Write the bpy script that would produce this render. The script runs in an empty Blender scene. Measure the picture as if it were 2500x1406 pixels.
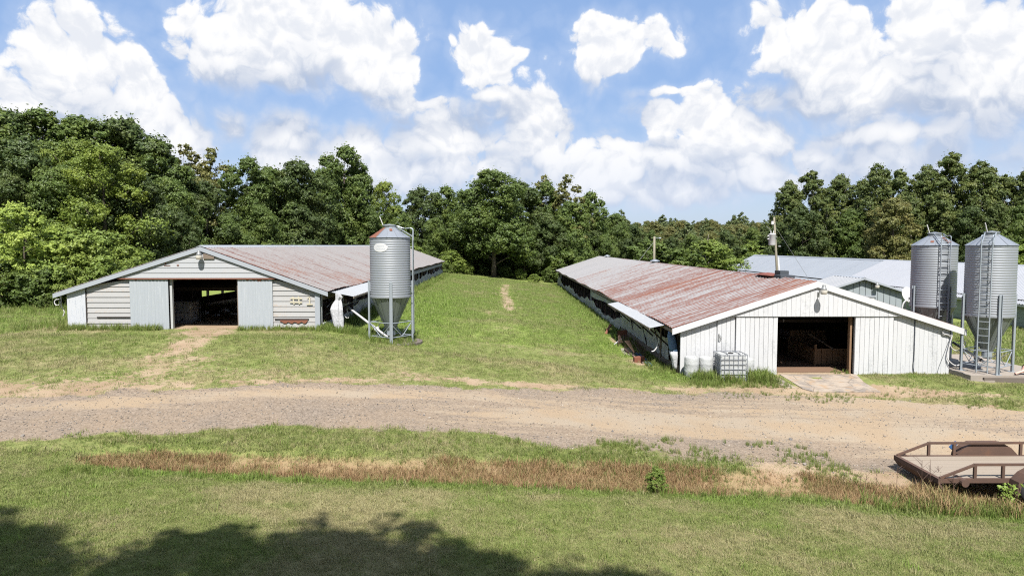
import bpy, math, random
import numpy as np
from mathutils import Vector, Matrix
random.seed(7); RNG = np.random.default_rng(7)
sc = bpy.context.scene
COL = sc.collection
R = math.radians

# ------------------------------------------------------------------ camera
CAM_H = 5.65; FPX = 1667.0
TH = math.atan(104 / FPX); PS = math.atan(15 / FPX)
cam_d = bpy.data.cameras.new('camera'); cam = bpy.data.objects.new('camera', cam_d); COL.objects.link(cam)
cam.location = (0, 0, CAM_H)
cam.rotation_euler = (math.pi / 2 - TH, 0, -PS)
cam_d.sensor_width = 36.0; cam_d.lens = 36.0 * FPX / 2500.0
cam_d.clip_start = 0.1; cam_d.clip_end = 12000
sc.camera = cam

# ------------------------------------------------------------------ light
SUN_EL = R(54.0); SUN_T = 0.07      # sun behind the camera, a touch to its right
sun_d = bpy.data.lights.new('sun', 'SUN'); sun = bpy.data.objects.new('sun', sun_d); COL.objects.link(sun)
sun_d.energy = 5.0; sun_d.angle = R(0.53); sun_d.color = (1.0, 0.955, 0.89)
sdir = Vector((SUN_T, -1.0, 0)).normalized() * math.cos(SUN_EL) + Vector((0, 0, math.sin(SUN_EL)))
sun.rotation_euler = sdir.to_track_quat('Z', 'Y').to_euler(); sun.location = (0, -30, 60)
sc.view_settings.view_transform = 'Standard'; sc.view_settings.look = 'None'
sc.view_settings.exposure = 1.10; sc.view_settings.gamma = 1.0
sc.render.engine = 'CYCLES'
sc.cycles.use_denoising = False
sc.cycles.max_bounces = 6; sc.cycles.diffuse_bounces = 3; sc.cycles.glossy_bounces = 2
sc.cycles.transmission_bounces = 3; sc.cycles.transparent_max_bounces = 6
sc.cycles.caustics_reflective = False; sc.cycles.caustics_refractive = False
sc.cycles.filter_width = 1.15
sc.cycles.use_adaptive_sampling = True; sc.cycles.adaptive_threshold = 0.02

# ------------------------------------------------------------------ node helper
class NB:
    """small wrapper that builds shader nodes"""
    def __init__(s, tree, k=1.0): s.t = tree; s.t.nodes.clear(); s.k = k      # k scales the surface colours together, against the exposure
    def new(s, typ, **props):
        n = s.t.nodes.new(typ)
        for k, v in props.items(): setattr(n, k, v)
        return n
    def put(s, sock, v):
        if v is None: return
        if isinstance(v, bpy.types.NodeSocket): s.t.links.new(v, sock)
        elif isinstance(v, (tuple, list)) and sock.type == 'RGBA' and len(v) == 3: sock.default_value = (v[0] * s.k, v[1] * s.k, v[2] * s.k, 1)
        else: sock.default_value = v
    def math(s, op, a, b=None, c=None, clamp=False):
        n = s.new('ShaderNodeMath', operation=op, use_clamp=clamp)
        s.put(n.inputs[0], a); s.put(n.inputs[1], b); s.put(n.inputs[2], c)
        return n.outputs[0]
    def vmath(s, op, a, b=None, out=0, scale=None):
        n = s.new('ShaderNodeVectorMath', operation=op)
        s.put(n.inputs[0], a); s.put(n.inputs[1], b)
        if scale is not None: s.put(n.inputs['Scale'], scale)
        return n.outputs[out]
    def length(s, a): return s.vmath('LENGTH', a, out=1)
    def mix(s, f, a, b, mode='MIX'):
        n = s.new('ShaderNodeMix', data_type='RGBA', blend_type=mode)
        s.put(n.inputs[0], f); s.put(n.inputs[6], a); s.put(n.inputs[7], b)
        return n.outputs[2]
    def noise(s, vec, scale, detail=4, rough=0.55, out=0, dist=0.0, dim='3D'):
        n = s.new('ShaderNodeTexNoise', noise_dimensions=dim); s.put(n.inputs['Vector'], vec)
        s.put(n.inputs['Scale'], scale); s.put(n.inputs['Detail'], detail); s.put(n.inputs['Roughness'], rough); s.put(n.inputs['Distortion'], dist)
        return n.outputs[out]
    def voro(s, vec, scale, feature='F1', out='Distance', detail=0, rough=0.5, rnd=1.0, dim='3D'):
        n = s.new('ShaderNodeTexVoronoi', feature=feature, voronoi_dimensions=dim); s.put(n.inputs['Vector'], vec); s.put(n.inputs['Scale'], scale)
        if 'Detail' in n.inputs: s.put(n.inputs['Detail'], detail); s.put(n.inputs['Roughness'], rough)
        s.put(n.inputs['Randomness'], rnd)
        return n.outputs[out]
    def step(s, x, a, b, lo=0.0, hi=1.0):
        n = s.new('ShaderNodeMapRange', interpolation_type='SMOOTHSTEP')
        s.put(n.inputs[0], x); s.put(n.inputs[1], a); s.put(n.inputs[2], b); s.put(n.inputs[3], lo); s.put(n.inputs[4], hi)
        return n.outputs[0]
    def attr(s, name, kind='GEOMETRY', out='Fac'):
        n = s.new('ShaderNodeAttribute', attribute_name=name, attribute_type=kind); return n.outputs[out]
    def pos(s): return s.new('ShaderNodeNewGeometry').outputs['Position']
    def objpos(s): return s.new('ShaderNodeTexCoord').outputs['Object']
    def rnd(s): return s.new('ShaderNodeObjectInfo').outputs['Random']
    def sep(s, v): n = s.new('ShaderNodeSeparateXYZ'); s.put(n.inputs[0], v); return n.outputs
    def comb(s, x, y, z):
        n = s.new('ShaderNodeCombineXYZ')
        for i, q in enumerate((x, y, z)): s.put(n.inputs[i], q)
        return n.outputs[0]
    def bump(s, h, strength=0.3, dist=0.02, normal=None):
        n = s.new('ShaderNodeBump'); s.put(n.inputs['Height'], h); s.put(n.inputs['Strength'], strength); s.put(n.inputs['Distance'], dist); s.put(n.inputs['Normal'], normal)
        return n.outputs[0]
    def bsdf(s, col, rough=0.6, metal=0.0, normal=None, spec=0.4, alpha=None):
        n = s.new('ShaderNodeBsdfPrincipled'); s.put(n.inputs['Base Color'], col); s.put(n.inputs['Roughness'], rough); s.put(n.inputs['Metallic'], metal)
        s.put(n.inputs['Normal'], normal); s.put(n.inputs['Specular IOR Level'], spec); s.put(n.inputs['Alpha'], alpha)
        return n.outputs[0]
    def out(s, sh):
        o = s.new('ShaderNodeOutputMaterial'); s.t.links.new(sh, o.inputs[0])
MATS = {}
def mat(name, fn):
    if name in MATS: return MATS[name]
    m = bpy.data.materials.new(name); m.use_nodes = True
    b = NB(m.node_tree, 0.70); b.out(fn(b)); MATS[name] = m
    return m

def P(px, py, Y):
    """world point at depth Y seen in the photograph at (px, py)"""
    F = (math.sin(PS) * math.cos(TH), math.cos(PS) * math.cos(TH), -math.sin(TH))
    Rt = (math.cos(PS), -math.sin(PS), 0); U = (math.sin(PS) * math.sin(TH), math.cos(PS) * math.sin(TH), math.cos(TH))
    u = (px - 1250) / FPX; v = (703 - py) / FPX
    d = [F[i] + u * Rt[i] + v * U[i] for i in range(3)]; k = Y / d[1]
    return Vector((d[0] * k, Y, CAM_H + d[2] * k))

# ------------------------------------------------------------------ world: sky and cumulus
def azel(px, py):
    d = P(px, py, 1.0) - Vector((0, 0, CAM_H)); d.normalize()
    return math.atan2(d.x, d.y), math.asin(d.z)
CLOUDS = [  # centre x, y, half width, half height as seen, weight
 (190,150,110,95,1),(330,230,115,95,1),(250,320,205,95,1),(440,345,110,75,1),(60,255,80,60,.9),
 (620,70,145,105,1),(740,45,120,95,1),(870,135,180,95,1),(660,160,225,65,1),(980,165,70,60,1),
 (1180,140,135,70,.9),(1490,115,135,68,1),(1440,75,55,45,1),
 (690,345,125,75,.9),(560,310,60,60,.8),(900,375,110,70,1),(1080,335,190,75,.9),(1285,290,105,70,1),(1340,370,120,85,1),(1150,415,250,55,.85),(1000,252,120,32,.8),(1210,230,60,24,.8),
 (1930,80,105,75,1),(2040,140,115,105,1),(2110,230,185,80,1),(2275,80,115,115,1),(2430,150,165,145,1),(2320,230,235,95,1),(1890,240,55,36,.9),
 (1620,300,75,60,1),(1740,290,105,78,1),(1830,350,145,70,1),(1690,395,185,58,1),(1510,400,85,72,1),(1640,472,190,36,.9),(1860,452,110,36,.85),(2060,330,120,32,.85),(2200,335,145,34,.9),(2280,400,240,42,.6),(1640,215,105,26,.75),(1980,390,120,55,.8),(1000,445,260,52,.85),(1420,455,230,55,.85),(1780,430,220,60,.9),(2180,395,230,52,.85),(700,395,190,45,.85)]
W = bpy.data.worlds.new('World'); sc.world = W; W.use_nodes = True
def group(name, fill):
    t = bpy.data.node_groups.new(name, 'ShaderNodeTree')
    t.interface.new_socket('P', in_out='INPUT', socket_type='NodeSocketVector'); t.interface.new_socket('Value', in_out='OUTPUT', socket_type='NodeSocketFloat')
    q = NB(t); i_ = q.new('NodeGroupInput'); o_ = q.new('NodeGroupOutput'); q.put(o_.inputs[0], fill(q, i_.outputs[0])); return t
def g_shape(g, p):
    best = None
    for (cx_, cy_, rx_, ry_, w_) in CLOUDS:
        a0, e0 = azel(cx_, cy_); kx = FPX / rx_; ky = FPX / ry_
        n = g.new('ShaderNodeVectorMath', operation='MULTIPLY_ADD'); g.put(n.inputs[0], p); n.inputs[1].default_value = (kx, ky, 0); n.inputs[2].default_value = (-a0 * kx, -e0 * ky, 0)
        dd = g.math('SUBTRACT', w_, g.length(n.outputs[0]))
        best = dd if best is None else g.math('SMOOTH_MAX', best, dd, 0.25)
    return best
def g_puff(g, p):
    puff = g.math('MULTIPLY_ADD', g.noise(p, 17.0, 7, 0.68, dim='2D'), 0.95, -0.74)
    for sc_k, am in ((11.0, 0.36), (25.0, 0.24), (61.0, 0.13)):      # round heads on round heads
        dk = g.voro(p, sc_k, dim='2D'); puff = g.math('ADD', puff, g.math('MULTIPLY_ADD', g.math('MULTIPLY', dk, dk), -am * 2.4, am))
    return puff
SHAPE = group('cloud_shape', g_shape); PUFF = group('cloud_puff', g_puff)
b = NB(W.node_tree)
sky = b.new('ShaderNodeTexSky', sky_type='NISHITA'); sky.sun_disc = False
sky.sun_elevation = SUN_EL; sky.sun_rotation = math.pi - SUN_T; sky.altitude = 200; sky.air_density = 1.0; sky.dust_density = 1.3; sky.ozone_density = 1.6
dirv = b.new('ShaderNodeTexCoord').outputs['Generated']
v3 = b.sep(dirv); az = b.math('ARCTAN2', v3[0], v3[1]); el = b.math('ARCSINE', v3[2])
p2 = b.comb(az, el, 0.0)
wrp = b.vmath('SUBTRACT', b.noise(p2, 9.0, 3, 0.55, out=1, dim='2D'), (0.5, 0.5, 0.5))
ps_ = b.vmath('ADD', p2, b.vmath('MULTIPLY', wrp, (0.06, 0.045, 0.0))); pn_ = b.vmath('ADD', p2, b.vmath('SCALE', wrp, scale=0.05))
def use(t, p, dy):
    n = b.new('ShaderNodeGroup'); n.node_tree = t; b.put(n.inputs[0], b.vmath('ADD', p, (0, dy, 0)) if dy else p); return n.outputs[0]
# the same broken cumulus goes on round the rest of the sky
outm = b.math('MAXIMUM', b.step(b.math('ABSOLUTE', az), 0.66, 0.85), b.step(el, 0.36, 0.5))
gen = b.math('MULTIPLY_ADD', b.noise(dirv, 3.2, 3, 0.55), 2.6, -1.35)
gen = b.math('MULTIPLY_ADD', outm, b.math('ADD', gen, 1.2), -1.2)
s0 = b.math('MAXIMUM', use(SHAPE, ps_, 0), gen); s2 = b.math('MAXIMUM', use(SHAPE, ps_, 0.085), gen)
f0 = use(PUFF, pn_, 0); f1 = use(PUFF, pn_, 0.013)
d0 = b.math('ADD', b.math('SUBTRACT', s0, 0.07), f0)
rel1 = b.math('SUBTRACT', f0, f1); rel2 = b.math('SUBTRACT', b.math('MULTIPLY_ADD', f0, 0.6, s0), s2)
topness = b.step(rel2, -0.30, 0.25)
alpha = b.mix(topness, b.step(d0, -0.30, 0.62), b.step(d0, -0.02, 0.20))        # crisp heads, soft bases
soft = b.step(d0, -0.75, 0.5)
lit = b.math('ADD', b.math('MULTIPLY', b.step(rel1, -0.28, 0.2), 0.34), b.math('MULTIPLY', b.step(rel2, -0.42, 0.85), 0.66))
ccol = b.mix(lit, (3.3, 3.95, 5.2), (7.45, 7.45, 7.5))
ccol = b.mix(b.step(b.sep(dirv)[2], 0.17, 0.05, 0.0, 0.45), ccol, (4.9, 5.5, 6.7))
elz = b.sep(dirv)[2]
hz = b.step(elz, -0.02, 0.26)
base = b.mix(hz, (4.3, 5.2, 6.7), (2.35, 3.7, 6.4))             # blue summer air, paler low down
skyc = b.mix(0.72, sky.outputs[0], base)
skyc = b.mix(b.math('MULTIPLY', soft, 0.5), skyc, (4.6, 5.4, 6.9))
fin = b.mix(alpha, skyc, ccol)
bg = b.new('ShaderNodeBackground'); b.put(bg.inputs[0], fin); bg.inputs[1].default_value = 0.064
W.cycles.sampling_method = 'MANUAL'; W.cycles.sample_map_resolution = 256
wo = b.new('ShaderNodeOutputWorld'); W.node_tree.links.new(bg.outputs[0], wo.inputs[0])

# ------------------------------------------------------------------ mesh helpers
ORG = {}
def link(o, parent=None):
    COL.objects.link(o)
    if parent is not None: o.parent = parent
    return o
def tag(o, label=None, cat=None, group=None, kind=None):
    if label: o['label'] = label
    if cat: o['category'] = cat
    if group: o['group'] = group
    if kind: o['kind'] = kind
    return o
def thing(name, label, cat, loc, group=None):
    o = bpy.data.objects.new(name, None); o.empty_display_size = 0.2; link(o); o.location = loc; ORG[o] = Vector(loc)
    return tag(o, label, cat, group)
def rootof(o):
    while o.parent: o = o.parent
    return o
class MB:
    def __init__(s): s.v = []; s.f = []
    def add(s, vs, fs):
        k = len(s.v); s.v += [tuple(p) for p in vs]; s.f += [tuple(i + k for i in q) for q in fs]; return s
    def hexa(s, p): return s.add(p, [(0, 3, 2, 1), (4, 5, 6, 7), (0, 1, 5, 4), (1, 2, 6, 5), (2, 3, 7, 6), (3, 0, 4, 7)])
    def box(s, x0, x1, y0, y1, z0, z1):
        return s.hexa([(x0, y0, z0), (x1, y0, z0), (x1, y1, z0), (x0, y1, z0), (x0, y0, z1), (x1, y0, z1), (x1, y1, z1), (x0, y1, z1)])
    def beam(s, p, q, w, h, up=(0, 0, 1)):
        p = Vector(p); q = Vector(q); d = (q - p).normalized(); u = Vector(up)
        if abs(d.dot(u)) > 0.98: u = Vector((0, 1, 0))
        a = d.cross(u).normalized() * (w / 2); c = a.cross(d).normalized() * (h / 2)
        return s.hexa([p - a - c, p + a - c, q + a - c, q - a - c, p - a + c, p + a + c, q + a + c, q - a + c])
    def prism(s, poly, ext):
        e = Vector(ext); n = len(poly); vs = [Vector(p) for p in poly] + [Vector(p) + e for p in poly]
        return s.add(vs, [tuple(range(n))[::-1], tuple(range(n, 2 * n))] + [(i, (i + 1) % n, n + (i + 1) % n, n + i) for i in range(n)])
    def tube(s, pts, r, n=6, cap=True):
        pts = [Vector(p) for p in pts]; m = len(pts); rs = r if isinstance(r, (list, tuple)) else [r] * m
        vs = []; ref = None
        for i, p in enumerate(pts):
            d = (pts[min(i + 1, m - 1)] - pts[max(i - 1, 0)]).normalized()
            if ref is None: ref = Vector((0, 0, 1)) if abs(d.z) < 0.9 else Vector((1, 0, 0))
            a = d.cross(ref).normalized(); c = d.cross(a).normalized(); ref = -c if False else ref
            for k in range(n):
                t = 2 * math.pi * k / n; vs.append(p + (a * math.cos(t) + c * math.sin(t)) * rs[i])
        fs = [(i * n + k, i * n + (k + 1) % n, (i + 1) * n + (k + 1) % n, (i + 1) * n + k) for i in range(m - 1) for k in range(n)]
        if cap: fs += [tuple(range(n))[::-1], tuple(range((m - 1) * n, m * n))]
        return s.add(vs, fs)
    def lathe(s, prof, c, n=32, a0=0.0, a1=2 * math.pi):
        full = abs(a1 - a0 - 2 * math.pi) < 1e-6; cols = n if full else n + 1; vs = []
        for (r, z) in prof:
            for k in range(cols):
                t = a0 + (a1 - a0) * k / n; vs.append((c[0] + r * math.cos(t), c[1] + r * math.sin(t), c[2] + z))
        fs = []
        for i in range(len(prof) - 1):
            for k in range(n):
                k2 = (k + 1) % cols; fs.append((i * cols + k, i * cols + k2, (i + 1) * cols + k2, (i + 1) * cols + k))
        return s.add(vs, fs)
    def mesh(s, name, org=(0, 0, 0), smooth=False):
        me = bpy.data.meshes.new(name); o = Vector(org)
        me.from_pydata([tuple(Vector(p) - o) for p in s.v], [], s.f); me.validate(); me.update()
        if smooth: me.polygons.foreach_set('use_smooth', [True] * len(me.polygons))
        return me
    def build(s, name, m, parent=None, smooth=False, label=None):
        org = ORG.get(rootof(parent), Vector((0, 0, 0))) if parent is not None else Vector((0, 0, 0))
        me = s.mesh(name, org, smooth); me.materials.append(m)
        o = link(bpy.data.objects.new(name, me), parent)
        if label: o['label'] = label
        return o
    def solo(s, name, m, label, cat, group=None, smooth=False):
        a = np.array([tuple(p) for p in s.v]); c = Vector(((a[:, 0].min() + a[:, 0].max()) / 2, (a[:, 1].min() + a[:, 1].max()) / 2, a[:, 2].min()))
        me = s.mesh(name, c, smooth); me.materials.append(m)
        o = link(bpy.data.objects.new(name, me)); o.location = c; ORG[o] = c
        return tag(o, label, cat, group)
def share(name, me, parent, loc, rot=None, scale=None):
    """one more object on shared mesh data, placed at world loc under its parent"""
    o = link(bpy.data.objects.new(name, me), parent)
    o.location = Vector(loc) - (ORG[rootof(parent)] if parent is not None else Vector((0, 0, 0)))
    if rot is not None: o.rotation_euler = rot
    if scale is not None: o.scale = scale
    return o
def spline(pts, n=8):
    pts = [Vector(p) for p in pts]; q = [pts[0]] + pts + [pts[-1]]; out = []
    for i in range(1, len(q) - 2):
        for k in range(n):
            t = k / n; a, b_, c, d = q[i - 1], q[i], q[i + 1], q[i + 2]
            out.append(0.5 * ((2 * b_) + (c - a) * t + (2 * a - 5 * b_ + 4 * c - d) * t * t + (3 * b_ - a - 3 * c + d) * t ** 3))
    out.append(pts[-1]); return out
def clip(poly, a, b_, c):
    """keep the part of a 2-D polygon where a*x + b*y <= c"""
    out = []
    for i in range(len(poly)):
        p, q = poly[i], poly[(i + 1) % len(poly)]; fp = a * p[0] + b_ * p[1] - c; fq = a * q[0] + b_ * q[1] - c
        if fp <= 0: out.append(p)
        if (fp < 0) != (fq < 0) and abs(fp - fq) > 1e-9:
            t = fp / (fp - fq); out.append((p[0] + (q[0] - p[0]) * t, p[1] + (q[1] - p[1]) * t))
    return out
def cladding(name, m, parent, poly, y, thick, width, vertical=True, gap=0.014, jit=0.004, start=None, lap=0.0):
    """separate boards or sheets filling an x-z polygon on the plane y; each one is a part"""
    ax = 0 if vertical else 1
    lo = min(p[ax] for p in poly); hi = max(p[ax] for p in poly); t = lo if start is None else start
    while t < hi - 0.01:
        e = min(t + width, hi); q = list(poly)
        if vertical: q = clip(clip(q, -1, 0, -(t + gap / 2)), 1, 0, e - gap / 2)
        else: q = clip(clip(q, 0, -1, -(t + gap / 2)), 0, 1, e - gap / 2)
        q = [p for i, p in enumerate(q) if abs(p[0] - q[i - 1][0]) + abs(p[1] - q[i - 1][1]) > 1e-4]
        if len(q) >= 3:
            j = random.uniform(-jit, jit)
            pts = [(p[0], y + j + (lap * (p[1] - t) / width if not vertical else 0), p[1]) for p in q]
            mb = MB().prism(pts, (0, thick, 0)); mb.build(name, m, parent)
        t += width
def smooth01(a, b_, x): t = np.clip((np.asarray(x, float) - a) / (b_ - a), 0, 1); return t * t * (3 - 2 * t)

# value noise for terrain patches and plant placing
_LAT = np.random.default_rng(3).random((256, 256))
def vnoise(x, y, s):
    x = np.asarray(x, float) * s + 1000.3; y = np.asarray(y, float) * s + 1000.7
    xi = np.floor(x).astype(int); yi = np.floor(y).astype(int); fx = x - xi; fy = y - yi; fx = fx * fx * (3 - 2 * fx); fy = fy * fy * (3 - 2 * fy)
    L = lambda i, j: _LAT[i % 256, j % 256]
    return (L(xi, yi) * (1 - fx) + L(xi + 1, yi) * fx) * (1 - fy) + (L(xi, yi + 1) * (1 - fx) + L(xi + 1, yi + 1) * fx) * fy
def fbm(x, y, s, o=4):
    v = 0; a = 0.5; t = 0
    for k in range(o): v = v + a * vnoise(x + 17.1 * k, y - 9.3 * k, s); t += a; a *= 0.55; s *= 2.03
    return v / t

# ------------------------------------------------------------------ terrain
def height(x, y):
    x = np.asarray(x, float); y = np.asarray(y, float)
    zb = np.interp(x, [-400, -60, -24, -8.6, -7.4, -5, -2, 1, 4, 6.4, 7.2, 20.8, 24, 40, 60, 400], [14, 2.3, 1.75, 1.7, 1.52, 1.18, .86, .55, .22, .0, -.06, -.06, -.15, -1.28, -1.35, -2.0])
    zf = -0.2 - 0.043 * np.clip(x, -45, 45)
    t = np.clip((y - 16.4) / (29.0 - 16.4), 0, 1)
    z = zf * (1 - t) + zb * t
    z = z + np.clip(16.4 - y, 0, 30) * 0.03
    z = z - 0.22 * smooth01(7.5, 10.5, x) * smooth01(13, 16.5, y) * (1 - smooth01(19.5, 23, y))
    dw = smooth01(-12, -7, x) * (1 - 0.75 * smooth01(9.5, 11, x))
    z = z - 0.26 * dw * np.exp(-((y - 17.25) / 0.75) ** 2)
    z = z + (fbm(x, y, 0.35, 3) - 0.5) * 0.12 * (1 - smooth01(28.5, 30, y) * (1 - smooth01(110, 130, y)))
    hill = smooth01(150, 380, y) * 9.5 * smooth01(-60, 30, x) + smooth01(60, 170, y) * 5 * smooth01(-24, -60, x)
    return z + hill
def zat(x, y): return float(height(x, y))
def ground_at(px, py):
    """where the sight line through that point of the photograph meets the ground"""
    a = P(px, py, 1.0) - Vector((0, 0, CAM_H)); lo, hi = 5.0, 160.0; prev = lo; Y = lo
    while Y < hi:
        if CAM_H + a.z * Y < zat(a.x * Y, Y): break
        prev = Y; Y *= 1.01
    for _ in range(12):
        m_ = (prev + Y) / 2
        if CAM_H + a.z * m_ < zat(a.x * m_, m_): Y = m_
        else: prev = m_
    return (a.x * Y, Y)
gl = lambda pts: [ground_at(*p) for p in pts]
ROAD_FAR = gl([(-300, 985), (0, 968), (250, 958), (500, 945), (720, 932), (1000, 936), (1250, 946), (1500, 955), (1750, 962), (1950, 966), (2100, 968), (2250, 984), (2500, 1000), (2800, 1020)])
ROAD_NEAR = gl([(-300, 1115), (0, 1088), (250, 1066), (500, 1051), (800, 1040), (1000, 1046), (1120, 1060), (1300, 1080), (1500, 1096), (1700, 1110), (1900, 1122), (2100, 1140), (2250, 1165), (2500, 1185), (2800, 1200)])
def interp_line(L, x): return np.interp(x, [p[0] for p in L], [p[1] for p in L])
def road_t(x, y): f_ = interp_line(ROAD_FAR, x); n_ = interp_line(ROAD_NEAR, x); return (y - n_) / (f_ - n_), f_, n_
def blob(x, y, px, py, rx, ry):
    c = ground_at(px, py); return np.exp(-(((x - c[0]) / rx) ** 2 + ((y - c[1]) / ry) ** 2))
def fields(x, y):
    x = np.asarray(x, float); y = np.asarray(y, float)
    t, f_, n_ = road_t(x, y)
    n1 = fbm(x, y, 0.5, 4); n2 = fbm(x + 50, y, 1.7, 3)
    e = (n1 - 0.5) * 1.5 + (n2 - .5) * .6
    road = smooth01(-0.25, 0.3, (y - n_) + e) * smooth01(-0.3, 0.35, (f_ - y) + e)
    # gravel thins out to the right of the grass strip and under the trailer
    g2 = smooth01(2.5, 6, x) * smooth01(17.9, 19.2, y + e) * (y < f_ - .2) * 0.9
    road = np.maximum(road, g2)
    tan = np.exp(-((t - 0.36 - 0.06 * np.sin(x * .2)) / 0.2) ** 2) * smooth01(-6, 2, x) + np.exp(-((t - 0.72) / 0.16) ** 2) * (0.5 + .15 * (x < 0)) + .10 + 0.9 * smooth01(8, 15, x) * np.exp(-((t - .98) / .18) ** 2)
    tan = np.clip(tan * (0.3 + 1.2 * fbm(x * .25, y * 1.2, 1.0, 4)), 0, 1)
    dirt = 1.1 * blob(x, y, 490, 812, 1.7, 1.6) + .8 * blob(x, y, 455, 840, 1.0, 1.6) + .62 * blob(x, y, 420, 880, 2.0, 1.6) + .4 * blob(x, y, 250, 925, 5, 1.0) + .42 * blob(x, y, 620, 905, 4, 1.0) + .3 * blob(x, y, 950, 905, 3, .8) + .7 * blob(x, y, 30, 950, 5, 1.0)
    dirt += .95 * np.exp(-((x - .05 - .25 * np.sin(y * .15)) / .62) ** 2) * smooth01(50, 56, y) * (1 - smooth01(84, 93, y)) + .4 * blob(x, y, 1240, 745, .4, 9) + .6 * blob(x, y, 1195, 762, .5, 3) + .5 * blob(x, y, 1260, 850, 1.8, 2.0) + .5 * blob(x, y, 1230, 800, 1.2, 3.5)
    dirt += 1.0 * blob(x, y, 1560, 885, .7, 1.2) + .9 * blob(x, y, 1510, 835, .5, 2.6) + .9 * blob(x, y, 1490, 805, .4, 2.5) + .8 * blob(x, y, 1640, 900, .5, .7)
    dirt += 1.05 * blob(x, y, 1990, 912, 2.0, .8) + .9 * blob(x, y, 2140, 950, 2.0, .8) + .5 * blob(x, y, 2360, 960, 3, .6) + .9 * blob(x, y, 1890, 945, .8, .6) + .8 * blob(x, y, 2200, 962, 4, .5)
    dirt += .75 * blob(x, y, 1800, 950, 4, .5) + .6 * blob(x, y, 1300, 940, 6, .5)
    ebr = smooth01(.42, .62, fbm(x * .8, y * 1.6, 1.3, 4))
    dirt += .85 * smooth01(5.5, 7.5, x) * smooth01(17.2, 17.8, y) * (1 - smooth01(19.5, 20.5, y))
    edge = ebr * np.exp(-((y - f_ - 0.25) / 0.5) ** 2) * .62 + ebr * np.exp(-((n_ - y - 0.1) / 0.35) ** 2) * .6 * smooth01(-2, 4, x)
    dirt = dirt + edge
    inb = ((x > -20.6) & (x < -8.7) & (y > 32.2) & (y < 94)) | ((x > 7.7) & (x < 19.7) & (y > 30) & (y < 100))
    dirt = np.where(inb, 1.6, dirt)
    d = np.clip(dirt * (0.35 + 1.25 * fbm(x + 9, y, 0.9, 4)), 0, 1.2)
    # ditch of brown grass
    y0 = np.interp(x, [-11.5, -9, 0, 6, 9, 20], [16.8, 16.6, 16.4, 16.3, 16.2, 16.15]); y1 = np.interp(x, [-11.5, -9, -2, 6, 9, 20], [16.85, 17.7, 18.05, 18.2, 18.1, 17.6])
    ditch = smooth01(-.15, .2, y - y0 + e * .35) * smooth01(-.15, .25, y1 - y + e * .35) * smooth01(-11.5, -10, x)
    # lush green
    lush = .45 * ((y > 34) & (x > -9) & (x < 8)) + blob(x, y, 1040, 760, 2.2, 12) + .9 * blob(x, y, 1460, 770, 2.0, 12) + .8 * blob(x, y, 1500, 840, 1.6, 3) + .9 * blob(x, y, 1680, 920, 2.6, .8) + .8 * blob(x, y, 880, 815, 2.0, 1.2)
    lush += .7 * np.exp(-((y - y0 + .3) / .3) ** 2) * smooth01(-12, -9, x) + .2 * np.exp(-((y - y1 - .3) / .4) ** 2) * (x < 7) * (x > -14) + .6 * (x < -22) + .4 * smooth01(24, 30, x)
    lush = np.clip(lush + (n1 - .55) * .8, 0, 1)
    lawn = 1 - smooth01(15.9, 16.4, y)
    dry = np.clip((fbm(x + 31, y * 1.3, 0.38, 5) - 0.36) * 2.3 + .2 * lawn + .1 * lawn * np.sin(y * 5.2 + x * .5 + 3 * fbm(x, y, .25, 2)) + .35 * blob(x, y, 1230, 820, 3.5, 5) + .4 * np.exp(-((y - f_ - .8) / 1.0) ** 2) - lush * .7, 0, 1)
    return dict(road=road, tan=tan, dirt=d, ditch=ditch, lush=lush, dry=dry, inside=inb)

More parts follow.
